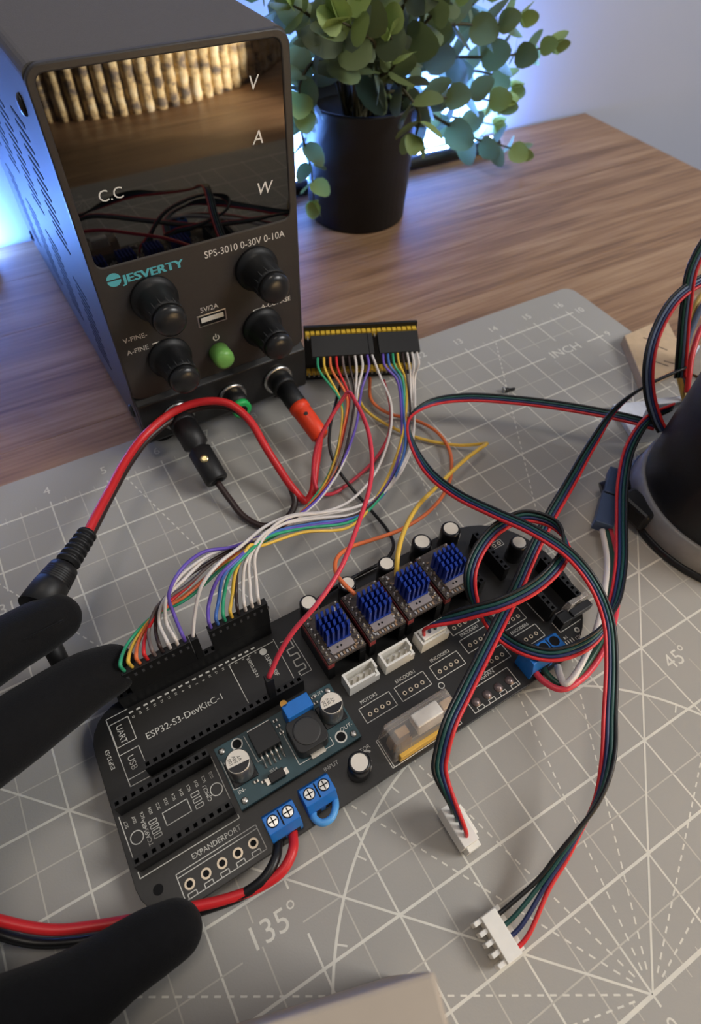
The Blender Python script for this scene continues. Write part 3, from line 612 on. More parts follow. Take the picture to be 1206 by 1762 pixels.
q.build('chip_resistors', [TIN, BLK], cv)
q = MB(); zz_ = 3.03
for x, y, r0, r1 in ((7.2, 18.8, 1.5, 1.95), (37.6, 3.3, 1.55, 2.05)): q.ring((x, y), r0, r1, zz_, 24); q.ring((x, y), 0, r0, zz_, 20, 1)
q.text('IN-', 1.2, 4.4, 1.9, zz_, 0); q.text('IN+', 1.0, 14.5, 1.6, zz_); q.text('OUT-', 38.4, 4.6, 1.9, zz_); q.text('OUT+', 36, 19.3, 1.6, zz_)
q.poly([(21.6, 2.6), (21.6, 16), ], .22, zz_); q.poly([(21.6, 2.6), (34.4, 2.4), (34.4, 5)], .22, zz_); q.poly([(10.2, 20), (10.6, 10.2), (12.4, 10.2)], .22, zz_); q.text('SS54', 12.4, 5.0, 1.4, zz_); q.poly([(.5, 16.5), (.5, 6.5), (2.4, 6.2)], .22, zz_)
q.build('module_print', [SILK, HOLE], cv)
# ================================================================== wires
def wmat(n, rgb, rough=.38): return mm('wire_'+n, rgb, rough, var=.03)
WC = {'red': wmat('red', (206, 40, 44)), 'crimson': wmat('crimson', (214, 60, 76)), 'black': wmat('black', (24, 23, 24)), 'brown': wmat('brown', (52, 38, 36)), 'green': wmat('green', (26, 72, 66)), 'mint': wmat('mint', (52, 160, 116)),
      'dgreen': wmat('dgreen', (36, 74, 58)), 'blue': wmat('blue', (36, 46, 88)), 'sky': wmat('sky', (70, 110, 180)), 'yellow': wmat('yellow', (226, 184, 72)), 'orange': wmat('orange', (226, 116, 66)), 'white': wmat('white', (218, 210, 204)),
      'grey': wmat('grey', (116, 102, 98)), 'purple': wmat('purple', (104, 82, 176)), 'gold': wmat('gold', (206, 168, 84)), 'lblue': wmat('lblue', (88, 160, 224)), 'steel': wmat('steel', (96, 108, 130))}
def A(*uvz): return [at(*q) for q in uvz]
def cable_thing(name, label, cat, p, group=None): return thing(name, label, cat, (p[0], p[1], max(0, min(p[2], 3))), 0, group)
def wire(parent, color, pts, r, name='wire', n=8, seg=8):
    return MB().tube(spline(pts, n), r, seg).build(name, WC[color], parent, world=True)
def ribbon(parent, ctrl, colors, r=.66, pitch=1.24, n=8, view=CAM_POS, tail=None, head=None):
    """flat cable: ctrl = (u, v, z, twist); colours listed from the +side wire"""
    P = [at(*c[:3]) for c in ctrl]; S = spline(P, n); tw = []
    for i in range(len(ctrl)-1):
        for k in range(n): tw.append(ctrl[i][3]+(ctrl[i+1][3]-ctrl[i][3])*k/n)
    tw.append(ctrl[-1][3]); N_ = len(S); m_ = len(colors); lanes = [[] for _ in colors]
    sd_prev = None
    for i in range(N_):
        T = (S[min(i+1, N_-1)]-S[max(i-1, 0)]).normalized(); V = (S[i]-view).normalized(); sd = T.cross(V).normalized()
        sd = Matrix.Rotation(math.radians(tw[i]), 3, T) @ sd
        for k in range(m_): lanes[k].append(S[i]+sd*((m_-1)/2-k)*pitch)
    for k, c in enumerate(colors):
        ln = lanes[k]
        if tail: ln = ln[:-12]+spline([ln[-12], ln[-6]]+[Vector(p) for p in tail(k, ln)], 8)
        if head: ln = (ln[::-1][:-12]+spline([ln[11], ln[5]]+[Vector(p) for p in head(k, ln)], 8))[::-1]
        MB().tube(ln, r, 8).build('wire', WC[c], parent, world=True)
    return lanes
def w2(x, y, z): return Vector((x, y, z))
RB4 = ['red', 'blue', 'green', 'black']
# ribbon 1: long loop across the mat, over the board, ends in the low white plug
p0 = at(1150, 738, 0); rc = cable_thing('ribbon_cable', 'flat four-wire cable looping over the mat and board to the toothed white plug', 'cable', at(858, 1615, 0), 'flat motor cables')
L1 = ribbon(rc, [(1128, 733, 24, 30), (1085, 721, 22, 30), (1000, 704, 20, 30), (900, 690, 18, 30), (800, 684, 16, 30), (742, 693, 15, 45), (708, 716, 16, 80), (704, 745, 18, 110), (735, 808, 24, 140), (785, 850, 30, 142), (850, 882, 36, 142), (920, 914, 40, 142), (980, 954, 40, 142), (1022, 1006, 36, 142), (1046, 1066, 30, 145), (1052, 1130, 26, 150), (1049, 1230, 22, 160), (1046, 1305, 20, 200), (1028, 1375, 17, 250), (990, 1440, 13, 290), (950, 1500, 9, 335), (915, 1550, 6.5, 350)], RB4, tail=lambda k, ln: [w2(181, 28.6+2.75*k, 5.4), w2(177.5, 27.8+2.95*k, 4.6), w2(172, 27.8+2.95*k, 4.2)])
q = MB().box(171.2, 26.2, .9, 176.2, 38.6, 7.0)
for k in range(5): q.box(168.6, 26.4+2.75*k, 1.2, 171.2, 27.7+2.75*k, 6.2)
q.box(176.2, 26.2, .9, 178.6, 38.6, 2.4); q.build('white_plug', JST, rc, bevel=.2, world=True)
# ribbon 2: diagonal run down to the standing white plug
rc = cable_thing('ribbon_cable', 'flat four-wire cable running diagonally across the board to the tilted white plug', 'cable', at(790, 1440, 0), 'flat motor cables')
L2 = ribbon(rc, [(1175, 634, 42, -95), (1105, 668, 38, -90), (1060, 703, 34, -70), (1020, 762, 30, -40), (980, 832, 28, -18), (945, 892, 25, 5), (915, 952, 23, 0), (890, 1010, 22, 0), (860, 1070, 24, 0), (830, 1130, 26, 0), (800, 1190, 28, 0), (772, 1250, 28, 0), (757, 1310, 24, -4), (757, 1350, 21, -12)], RB4, tail=lambda k, ln: [w2(178.8, 58.4+2.4*k, 15.0), w2(179.4, 57.0+2.4*k, 9)])
q = MB().box(176.6, 54.8, 3.6, 182.0, 67.2, 11.6); q.box(178.0, 53.2, 1.2, 182.6, 56, 7.6); q.box(182.0, 56.4, 4.4, 183.4, 65.6, 9.2)
for k in range(4): q.box(177.4, 55.6+2.9*k, .4, 181.2, 57.0+2.9*k, 3.6)
q.build('white_plug', JST, rc, bevel=.25, world=True)
rot = Matrix.Rotation(math.radians(1.3), 3, 'Z'); BO = Vector((100, 80, 6))
def bl(x, y, z): return BO + rot @ Vector((x, y, z))
# ribbon 3: closed loop from the third white socket
rc = cable_thing('ribbon_cable', 'flat four-wire cable coiled in a loop above the board, plugged into the third white socket', 'cable', at(738, 1083, 0), 'flat motor cables')
L3 = ribbon(rc, [(772, 1066, 22, -8), (800, 1056, 26, 0), (860, 1040, 31, 0), (920, 1010, 34, 0), (960, 972, 36, 10), (974, 938, 36, 60), (955, 903, 36, 140), (905, 888, 35, 175), (860, 906, 33, 180), (825, 945, 30, 185), (809, 990, 27, 190), (814, 1030, 22, 220), (835, 1066, 18, 300), (868, 1098, 16, 345), (905, 1118, 18, 360), (950, 1127, 19, 360), (1000, 1113, 20, 370), (1035, 1086, 21, 420), (1057, 1035, 20, 510), (1068, 970, 18, 540), (1069, 900, 17, 540), (1071, 830, 19, 540), (1084, 770, 23, 550), (1115, 722, 28, 580), (1158, 700, 30, 600)], RB4[::-1], head=lambda k, ln: [bl(112.6-2.5*k, 34.8, 12.5), bl(112.6-2.5*k, 34.6, 7.2)])
q = MB().box(103.9, 32.8, 1.4, 114.3, 36.6, 8.0); q = MB().add([bl(*v) for v in q.v], q.f); q.build('white_plug', JST, rc, bevel=.3, world=True)
# cables climbing from the hub on the right
rc = cable_thing('ribbon_cable', 'flat cable arching over the tan card beside the round black hub', 'cable', at(1140, 742, 0))
ribbon(rc, [(1330, 640, 30, 0), (1322, 540, 56, 0), (1275, 468, 72, 0), (1222, 476, 73, 0), (1165, 512, 68, 0), (1130, 570, 58, 0), (1116, 630, 48, 0), (1118, 680, 38, 10), (1130, 722, 30, 20), (1140, 742, 26, 30)], ['red', 'blue', 'steel', 'black'])
rc = cable_thing('ribbon_cable', 'grey flat cable rising at the right picture edge above the hub', 'cable', at(1168, 655, 0))
ribbon(rc, [(1370, 600, 30, 0), (1360, 480, 64, 0), (1300, 392, 86, 0), (1240, 388, 90, 0), (1194, 455, 78, 0), (1180, 530, 64, 0), (1174, 600, 50, 0), (1170, 650, 38, 0)], ['red', 'steel', 'dgreen', 'black'])
rc = cable_thing('sensor_cable', 'loose yellow, grey and red wires curving down behind the black hub', 'cable', at(1176, 690, 0))
wire(rc, 'gold', A((1300, 620, 30), (1270, 520, 56), (1216, 500, 62), (1182, 558, 52), (1166, 622, 40), (1174, 672, 30), (1180, 694, 26)), 1.3); wire(rc, 'steel', A((1300, 640, 30), (1264, 536, 55), (1216, 520, 60), (1190, 566, 51), (1175, 626, 39), (1182, 676, 29)), 1.4)
wire(rc, 'red', A((1290, 660, 28), (1258, 570, 48), (1216, 556, 50), (1193, 602, 44), (1185, 650, 36), (1182, 676, 31)), 1.3)
# three-wire lead with blue connector into the three-way terminal
rc = cable_thing('terminal_lead', 'white, green and pink wires bending into the three-way blue terminal', 'cable', at(1045, 880, 0))
wire(rc, 'white', A((1036, 912, 8), (1044, 960, 8), (1041, 1010, 10), (1030, 1070, 11), (1012, 1120, 12), (988, 1163, 12), (972, 1177, 12), (964, 1163, 11), (959, 1146, 9.5)), 1.25)
wire(rc, 'dgreen', A((1044, 914, 8), (1053, 960, 8), (1050, 1020, 10), (1042, 1082, 11), (1018, 1130, 12), (988, 1168, 11), (966, 1178, 10), (946, 1165, 9.5), (934, 1150, 9.3)), 1.15)
wire(rc, 'crimson', A((1050, 912, 8), (1062, 975, 8), (1060, 1050, 10), (1043, 1108, 11), (1006, 1163, 11), (965, 1186, 11), (936, 1173, 10), (917, 1152, 9.2)), 1.2)
CB = mm('connector_slate', (60, 78, 112), .4); a_, b_ = at(1060, 812, 9), at(1036, 908, 8); dd = (b_-a_).normalized(); sd = Vector((dd.y, -dd.x, 0)).normalized()
def obox(a, b, hw, hz, name, m_, parent):
    d = (b-a).normalized(); s1 = Vector((d.y, -d.x, 0)).normalized(); s2 = d.cross(s1)
    q = MB().add([a+s1*i*hw+s2*j*hz for i, j in ((-1,-1),(1,-1),(1,1),(-1,1))]+[b+s1*i*hw+s2*j*hz for i, j in ((-1,-1),(1,-1),(1,1),(-1,1))], [(3,2,1,0),(4,5,6,7),(0,1,5,4),(1,2,6,5),(2,3,7,6),(3,0,4,7)])
    return q.build(name, m_, parent, bevel=.4, world=True)
obox(a_, a_.lerp(b_, .46), 3.4, 2.6, 'connector_half', CB, rc); obox(a_.lerp(b_, .5), b_, 3.9, 3.0, 'connector_half', CB, rc); obox(a_.lerp(b_, .44), a_.lerp(b_, .56), 3.0, 2.0, 'connector_neck', BLK, rc)

# ================================================================== upright pin breakout board
pb0, pb1 = Vector((238.0, 273.0, 0)), Vector((289.5, 251.0, 0)); pd_ = (pb1-pb0).normalized(); pn_ = Vector((pd_.y, -pd_.x, 0))     # pn_ points to the viewer
brk = thing('breakout_board', 'upright black pin board with two yellow header strips beside the power supply', 'circuit board', (pb0.x, pb0.y, 0), math.degrees(math.atan2(pd_.y, pd_.x)))
YEL = mm('header_yellow', (216, 178, 60), .45)
MB().box(-.5, 2.6, .1, 56.4, 4.2, 33).build('board', BLK, brk, bevel=.2)
for z in (29.4, 6.6):
    q = MB()
    for k in range(22): q.taper(2.54*k+.04, 0, 2.54*k+2.5, 2.6, z-1.25, 2.54*k+.3, 0, 2.54*k+2.24, 2.6, z+1.25)
    q.build('header_strip', YEL, brk)
    q = MB()
    for k in range(22): q.box(2.54*k+.95, -2.6, z-.3, 2.54*k+1.57, 0, z+.3)
    q.build('header_pins', TIN, brk)
def plug_block(parent, k0, k1, ze=24.6, zs=29.4, name='plug_housing', ln=11.5):
    a = pb0+pd_*(2.54*k0+.02); b = pb0+pd_*(2.54*k1-.02); dn = (pn_*ln+Vector((0, 0, ze-zs))).normalized(); upv = pd_.cross(dn).normalized()
    if upv.z < 0: upv = -upv
    A0 = a+pn_*.4+Vector((0, 0, zs)); B0 = b+pn_*.4+Vector((0, 0, zs)); h = 1.25
    q = MB().add([A0-upv*h, B0-upv*h, B0+upv*h, A0+upv*h, A0+dn*ln-upv*h, B0+dn*ln-upv*h, B0+dn*ln+upv*h, A0+dn*ln+upv*h], [(3,2,1,0),(4,5,6,7),(0,1,5,4),(1,2,6,5),(2,3,7,6),(3,0,4,7)])
    q.build(name, BLK, parent, bevel=.15, world=True)
    return lambda k: pb0+pd_*(2.54*k+1.27)+pn_*.4+Vector((0, 0, zs))+dn*(ln-.5)
# ================================================================== jumper bundles between breakout board and controller
def lerp2(a, b, f_): return tuple(a[i]+(b[i]-a[i])*f_ for i in range(len(a)))
jr = random.Random(5)
def bundle(parent, cols, base, ends, stations, r=.62, perm=None, p0=3, p1=7):
    n = len(cols)
    for k, c in enumerate(cols):
        f_ = k/(n-1); b0 = base(k)
        pts = [b0, b0+Vector((0, 0, 5))]+[at(*lerp2(s0, s1, f_))+Vector((jr.uniform(-.8, .8), jr.uniform(-.8, .8), jr.uniform(-.7, .7))) for s0, s1, f_ in [(a, b, perm[k] if perm and p0 <= i <= p1 else k/(n-1)) for i, (a, b) in enumerate(stations)]]
        e = ends(k); pts += [e+pn_*7+Vector((0, 0, -2)), e]
        wire(parent, c, pts, r, n=7)
def dupont(parent, x0, x1, name='plug_housing'):
    q = MB().box(x0, 66.95, 8.5, x1, 69.45, 22.6); k = int(round((x1-x0)/2.54))
    q = MB().add([bl(*v) for v in q.v], q.f); q.build(name, BLK, parent, bevel=.12, world=True)
    m_ = MB()
    for i in range(k): m_.box(x0+2.54*i+.85, 66.9, 18.6, x0+2.54*i+1.65, 66.96, 20.4)
    MB().add([bl(*v) for v in m_.v], m_.f).build('latch_marks', mm('latch_grey', (72, 72, 74), .5), parent, world=True)
ja = cable_thing('jumper_bundle', 'bundle of green to purple jumper wires in the left black plug on the board', 'cable', bl(20, 68, 0))
dupont(ja, 8.85, 31.7); eA = plug_block(ja, 1, 12)
bundle(ja, ['mint', 'yellow', 'orange', 'red', 'grey', 'brown', 'white', 'white', 'purple'], lambda k: bl(10.1+2.54*k, 68.2, 22.4), lambda k: eA(1.5+1.2*k),
       [((222, 1108, 28), (297, 1062, 35)), ((258, 1068, 30), (292, 1024, 44)), ((326, 1030, 30), (312, 984, 46)), ((388, 974, 30), (352, 952, 43)), ((440, 938, 26), (402, 939, 38)), ((488, 908, 20), (482, 908, 22)), ((532, 872, 14), (542, 866, 14)), ((566, 820, 10), (590, 800, 11)), ((583, 750, 10), (612, 735, 13)), ((585, 692, 14), (622, 668, 18))])
jb = cable_thing('jumper_bundle', 'bundle of purple to white jumper wires in the right black plug on the board', 'cable', bl(48, 68, 0))
dupont(jb, 38.3, 59.9); eB = plug_block(jb, 14, 22)
bundle(jb, ['purple', 'sky', 'mint', 'yellow', 'brown', 'white', 'white', 'white'], lambda k: bl(39.6+2.54*k, 68.2, 22.4), lambda k: eB(14.2+.95*k),
       [((362, 1042, 34), (443, 1000, 33)), ((378, 998, 40), (440, 955, 38)), ((408, 962, 42), (462, 914, 38)), ((446, 938, 38), (500, 892, 32)), ((520, 918, 30), (555, 884, 24)), ((598, 906, 22), (620, 868, 16)), ((650, 856, 14), (668, 838, 12)), ((682, 780, 10), (704, 776, 10)), ((690, 710, 12), (714, 700, 12)), ((682, 652, 18), (716, 645, 18))], perm=[.40, .46, .22, .0, .55, .72, .88, 1.0])
def single_plug(parent, x, y, z0=8.5, z1=22.6):
    q = MB().box(x-1.25, y-1.25, z0, x+1.25, y+1.25, z1); MB().add([bl(*v) for v in q.v], q.f).build('plug_housing', BLK, parent, bevel=.12, world=True)
jw = cable_thing('jumper_wire', 'single white jumper wire standing between the two wire bundles', 'wire', bl(33.4, 68, 0))
single_plug(jw, 33.2, 68.2); eC = plug_block(jw, 12.05, 13.0)
wire(jw, 'white', [bl(33.2, 68.2, 22.4)]+A((335, 1058, 34), (347, 1008, 42), (374, 972, 44), (412, 942, 42), (458, 905, 36), (505, 886, 28), (560, 880, 20), (602, 862, 16), (640, 822, 14), (661, 780, 13), (673, 732, 15), (672, 692, 19), (655, 650, 22))+[eC(12.0)], .62)
jw = cable_thing('jumper_wire', 'pinkish red jumper wire looping from the pin board to the socket beside the trimmer', 'wire', bl(47.9, 42.9, 0))
single_plug(jw, 48.2, 42.9)
wire(jw, 'crimson', A((660, 655, 8), (672, 700, 8), (670, 745, 5), (648, 787, 2.5), (600, 832, 2), (570, 850, 3), (548, 846, 8), (539, 815, 14), (545, 767, 24), (565, 726, 32), (590, 686, 38), (599, 675, 40), (612, 692, 42), (632, 737, 44), (640, 790, 45), (635, 842, 46), (615, 905, 46), (585, 980, 46), (545, 1040, 44), (505, 1086, 39), (480, 1126, 34))+[bl(48.2, 42.9, 22.4)], .85)
jw = cable_thing('jumper_wire', 'thin black jumper wire along the back edge of the board', 'wire', at(640, 975, 0))
wire(jw, 'black', A((585, 664, 9), (576, 700, 12), (568, 735, 14), (567, 770, 12), (578, 802, 8), (602, 836, 5), (640, 880, 3), (668, 915, 4), (677, 940, 7), (665, 962, 8), (630, 982, 8), (590, 1003, 9), (555, 1025, 10), (541, 1038, 14)), .75)
jw = cable_thing('jumper_wire', 'orange jumper wire ending between the first two driver modules', 'wire', at(610, 1022, 0))
wire(jw, 'orange', A((636, 650, 8), (640, 690, 6), (668, 711, 3.5), (712, 722, 2.5), (750, 742, 3), (772, 772, 4), (777, 805, 4), (768, 842, 5), (738, 880, 6), (690, 911, 9), (640, 929, 14), (600, 943, 19), (579, 962, 22), (578, 985, 24), (592, 1005, 25), (611, 1023, 23)), .85)
jw = cable_thing('jumper_wire', 'yellow jumper wire with a sharp bend ending at the third driver module', 'wire', at(683, 990, 0))
wire(jw, 'yellow', A((610, 655, 8), (626, 702, 5), (680, 738, 2.5), (732, 757, 2), (790, 766, 3), (826, 764, 6), (838, 763, 8)), .8, name='wire')
wire(jw, 'yellow', A((838, 763, 8), (800, 791, 10), (757, 832, 14), (718, 872, 20), (693, 920, 26), (684, 958, 27), (682, 992, 22)), .95)
q = cable_thing('wire_link', 'light blue wire loop bridging the two-screw terminal by the input capacitor', 'wire', at(556, 1412, 0))
wire(q, 'lblue', A((539, 1392, 9), (540, 1407, 10.5), (554, 1416, 11), (570, 1408, 11), (577, 1390, 10.5), (576, 1374, 9)), 1.15)

# ================================================================== power leads
dc = cable_thing('power_cable', 'red and black power cable from ribbed barrel plug to the banana plugs', 'cable', at(200, 850, 0))
RUB = mm('rubber_black', (26, 26, 27), .5, var=.08); PRM = Matrix.Rotation(math.radians(1.5), 3, 'Z')
def ps(x, y, z): return Vector((149.5, 261, 0)) + PRM @ Vector((x, y, z))
wire(dc, 'red', A((146, 926, 29), (164, 890, 29), (188, 845, 28), (215, 795, 27), (250, 748, 27), (300, 708, 29), (350, 691, 31), (395, 695, 31), (430, 724, 27), (455, 766, 21), (480, 806, 14), (505, 842, 8), (526, 862, 3), (537, 848, 5), (542, 810, 9), (547, 776, 12), (550, 750, 13)), 1.75, seg=10)
wire(dc, 'brown', A((152, 930, 27), (171, 893, 26.5), (197, 843, 25), (226, 793, 24), (262, 748, 24), (312, 713, 25), (362, 699, 26), (405, 706, 26), (440, 738, 22), (465, 780, 17), (488, 816, 11), (503, 846, 7), (507, 868, 4), (492, 892, 2.5), (455, 905, 2), (420, 889, 2.5), (396, 860, 5), (374, 830, 9)), 1.45, seg=10)
b0, b1 = at(152, 916, 28.5), at(112, 975, 31); q = MB(); ax = (b1-b0); Lb = ax.length
prof = [(2.4, 0)]
for k in range(6):
    h = Lb*(.04+.155*k); prof += [(3.5+.12*k, h), (3.7+.12*k, h+.9), (3.5+.12*k, h+1.3), (2.5+.15*k, h+1.5), (2.5+.15*k, h+Lb*.155-.2)]
q.lathe(prof, b0, ax, 18).build('strain_relief', RUB, dc, world=True)
b2 = at(62, 1046, 33); q = MB(); ax2 = (b2-b1); L2_ = ax2.length; prof = [(3.6, 0), (4.9, .6), (5.2, 2.5)]
for k in range(6): h = 3.0+.9*k; prof += [(5.2+.1*k, h), (4.8+.1*k, h+.25), (5.3+.1*k, h+.5)]
prof += [(6.0, 10), (6.2, L2_)]
q.lathe(prof, b1, ax2, 20).build('plug_body', RUB, dc, world=True)
q = MB().lathe([(3.0, 0), (3.2, 1), (3.0, 8), (2.6, 9), (2.6, 16)], at(86, 1105, 24), at(118, 1168, 14)-at(86, 1105, 24), 18).build('barrel_tip', RUB, dc, world=True)
ORR = mm('banana_red', (226, 64, 30), .4)
a_, b_ = ps(66.8, -9.5, 21), at(552, 752, 13); d_ = b_-a_; Ld = d_.length
MB().lathe([(4.8, -1), (4.8, Ld*.36), (4.2, Ld*.38)], a_, d_, 20).build('plug_collar', RUB, dc, world=True)
pr = MB().lathe([(3.9, Ld*.36), (4.9, Ld*.38), (4.9, Ld*.46), (4.3, Ld*.48), (4.6, Ld*.52), (4.4, Ld*.97), (3.6, Ld), (2.0, Ld)], a_, d_, 22).build('red_banana_plug', ORR, dc, world=True)
a2, b2_ = ps(16.4, -9.5, 21), at(374, 828, 9); d2 = b2_-a2; L2d = d2.length
MB().lathe([(5.6, -1), (5.6, L2d*.36), (4.0, L2d*.40), (4.0, L2d*.44), (5.2, L2d*.46), (5.2, L2d*.98), (4.8, L2d), (3.0, L2d), (2.8, L2d*.93)], a2, d2, 22).build('black_banana_plug', RUB, dc, world=True)
vup = (CAM_POS-a2).normalized(); c_ = a2+d2*.66; nn = (vup-d2.normalized()*vup.dot(d2.normalized())).normalized()
MB().lathe([(1.9, 0), (1.8, .5), (.9, .55)], c_+nn*4.9, nn, 14).build('plug_screw', mm('brass_screw', (205, 190, 140), .25, metal=.9), dc, world=True)
c_ = a_+d_*.62; nn = (vup-d_.normalized()*vup.dot(d_.normalized())).normalized(); MB().lathe([(1.0, 0), (.9, .3)], c_+nn*4.4, nn, 12).build('plug_screw', BLK, dc, world=True)
pl_ = cable_thing('power_lead', 'thick red and black lead from the blue terminal passing under the thumb', 'cable', at(420, 1540, 0))
wire(pl_, 'red', A((504, 1432, 8.2), (504, 1462, 10.5), (486, 1498, 10.5), (446, 1526, 9.5), (390, 1547, 9), (320, 1563, 8.5), (250, 1578, 6), (170, 1592, 6), (90, 1600, 8), (0, 1584, 11), (-70, 1560, 13)), 1.5, seg=10)
wire(pl_, 'black', A((479, 1446, 8.2), (474, 1478, 10.5), (454, 1512, 10.5), (416, 1540, 9), (360, 1562, 7), (300, 1580, 5), (220, 1603, 3.5), (130, 1620, 3.5), (60, 1622, 4), (0, 1608, 6), (-70, 1580, 8)), 1.5, seg=10)
# ================================================================== round hub on the right
hub = thing('motor_hub', 'round black hub with a silver band standing at the right edge', 'motor hub', (362, 105, 0))
HB = mat('hub_black', (22, 22, 25), .42, var=.06, bump=.05); HSIL = mat('hub_silver', (136, 134, 134), .5, metal=.15, var=.05)
MB().lathe([(43.5, 0), (44, .8), (44, 3.2), (42.6, 3.6)], seg=72).build('base_ring', HB, hub); MB().lathe([(42.6, 3.6), (43.2, 4.2), (41.8, 14.2), (40.4, 14.8)], seg=72).build('silver_band', HSIL, hub)
MB().lathe([(39.8, 14.8), (40, 16), (39.2, 60), (37.5, 92), (33, 98), (20, 100), (.1, 100)], seg=72).build('hub_body', HB, hub)
q = MB().box(-45, 10, 3.4, -36, 26, 13).build('cable_socket', HB, hub, bevel=1.5)
MB().lathe([(3.2, 0), (3.6, 2), (3.2, 12)], (-34, 30, 10), (-.6, .3, -.25), 14).build('cable_boot', HB, hub)
c0, c1, c3 = at(1074, 577, 6), at(1108, 660, 6), at(1146, 546, 6); c2 = c1+(c3-c0)
card = MB().prism([(p.x, p.y) for p in (c0, c1, c2, c3)], .05, 6); co = card.build('tan_card', mat('card_tan', (196, 170, 138), .7, var=.06), bevel=.4); tag(co, 'tan cardboard packet lying at the right mat corner behind the cables', 'packet')
q = MB()
for k, (fa, fb) in enumerate(((.2, .35), (.42, .5), (.7, .35), (.78, .55))):
    p = c0+(c1-c0)*fa+(c3-c0)*fb; q.line((p.x, p.y), (p.x+5-2*k % 3, p.y-7), .8, 6.03)
q.build('printed_marks', mat('card_print', (70, 56, 48), .7), co)
br = thing('plastic_bracket', 'small pale plastic bracket behind the hub cables', 'bracket', tuple(at(1090, 764, 0)), -20); WP = mat('bracket_white', (215, 218, 226), .4)
MB().box(0, 0, .05, 34, 4, 26).build('bracket_plate', WP, br, bevel=.4); MB().box(0, 4, .05, 34, 26, 3).build('bracket_base', WP, br, bevel=.4)
br = thing('plastic_bracket', 'tall pale plastic bracket at the right picture edge', 'bracket', tuple(at(1180, 640, 0)), -60); MB().box(0, 0, .05, 40, 3, 70).build('bracket_plate', WP, br, bevel=.4); MB().box(0, 3, .05, 40, 24, 3).build('bracket_base', WP, br, bevel=.4)
# ================================================================== cream box at the bottom edge
hB = 85.0; k0 = at(747.5, 1669, hB); ux = Vector((math.cos(math.radians(163.5)), math.sin(math.radians(163.5)), 0)); uy = Vector((math.cos(math.radians(253.5)), math.sin(math.radians(253.5)), 0))
bxm = mat('box_cream', (182, 167, 149), .7, var=.05, scale=60, bump=.1); poly = [(k0+ux*a+uy*b_) for a, b_ in ((0, 0), (75, 0), (75, 60), (0, 60))]
bx = MB().prism([(p.x, p.y) for p in poly], .05, hB).build('cream_box', bxm, bevel=.8); tag(bx, 'cream carton at the bottom edge in front of the board', 'box')
sc_ = thing('small_screw', 'tiny dark screw lying on the mat near the inch lettering', 'screw', tuple(at(866, 675, 0))); MB().lathe([(1.3, 0), (1.3, 2.5), (.8, 2.6), (.8, 6)], (0, 0, 1.35), (1, -.3, 0), 10).build('screw_shaft', KC, sc_); MB().lathe([(1.6, -.6), (1.6, 0)], (0, 0, 1.65), (1, -.3, 0), 10).build('screw_head', SIL, sc_)
# ================================================================== rope basket seen in the display's reflection
bk = thing('rope_basket', 'round basket of thick upright rope strands, mirrored in the power supply display', 'basket', (315, -372, -3))
def rope_mat():
    m = bpy.data.materials.new('rope_straw'); m.use_nodes = True; nt = m.node_tree; b = nt.nodes['Principled BSDF']; L = nt.links
    tc = nt.nodes.new('ShaderNodeTexCoord'); oi = nt.nodes.new('ShaderNodeObjectInfo'); cx = nt.nodes.new('ShaderNodeCombineXYZ'); L.new(oi.outputs['Random'], cx.inputs[2])
    sc = nt.nodes.new('ShaderNodeVectorMath'); sc.operation = 'MULTIPLY_ADD'; sc.inputs[1].default_value = (40, 40, 75); L.new(tc.outputs['Object'], sc.inputs[0])
    s3 = nt.nodes.new('ShaderNodeVectorMath'); s3.operation = 'SCALE'; s3.inputs['Scale'].default_value = 37; L.new(cx.outputs[0], s3.inputs[0]); L.new(s3.outputs[0], sc.inputs[2])
    n = nt.nodes.new('ShaderNodeTexNoise'); n.inputs['Scale'].default_value = 1.0; n.inputs['Detail'].default_value = 4; n.inputs['Roughness'].default_value = .65; L.new(sc.outputs[0], n.inputs['Vector'])
    rp = nt.nodes.new('ShaderNodeValToRGB'); e = rp.color_ramp.elements; e[0].position = .30; e[0].color = lin((60, 64, 82))+(1,); e[1].position = .72; e[1].color = lin((236, 222, 198))+(1,)
    for p_, c_ in ((.42, (138, 122, 104)), (.50, (214, 186, 136)), (.60, (232, 212, 172))): k = e.new(p_); k.color = lin(c_)+(1,)
    L.new(n.outputs['Fac'], rp.inputs['Fac']); L.new(rp.outputs['Color'], b.inputs['Base Color']); b.inputs['Roughness'].default_value = .85
    bp = nt.nodes.new('ShaderNodeBump'); bp.inputs['Strength'].default_value = .8; bp.inputs['Distance'].default_value = .003; L.new(n.outputs['Fac'], bp.inputs['Height']); L.new(bp.outputs['Normal'], b.inputs['Normal']); return m
RP = rope_mat(); R0 = 228
MB().lathe([(R0-6, 0), (R0-6, 120), (R0-10, 120), (R0-10, 3)], seg=96).build('basket_wall', RP, bk)
st_ = None
for k in range(44):
    a = math.radians(90-66+132*k/43)
    if st_ is None:
        q = MB(); q.tube([(0, 0, 5.8*.0+120*i/24) for i in range(25)], [5.8+.5*math.sin(i*1.9) for i in range(25)], 8); st_ = q.build('rope_strand', RP, bk); o = st_
    else: o = st_.copy(); COL.objects.link(o)
    o.location = Vector((R0*math.cos(a), R0*math.sin(a), 0))*U; o.rotation_euler = (0, 0, k*1.3)
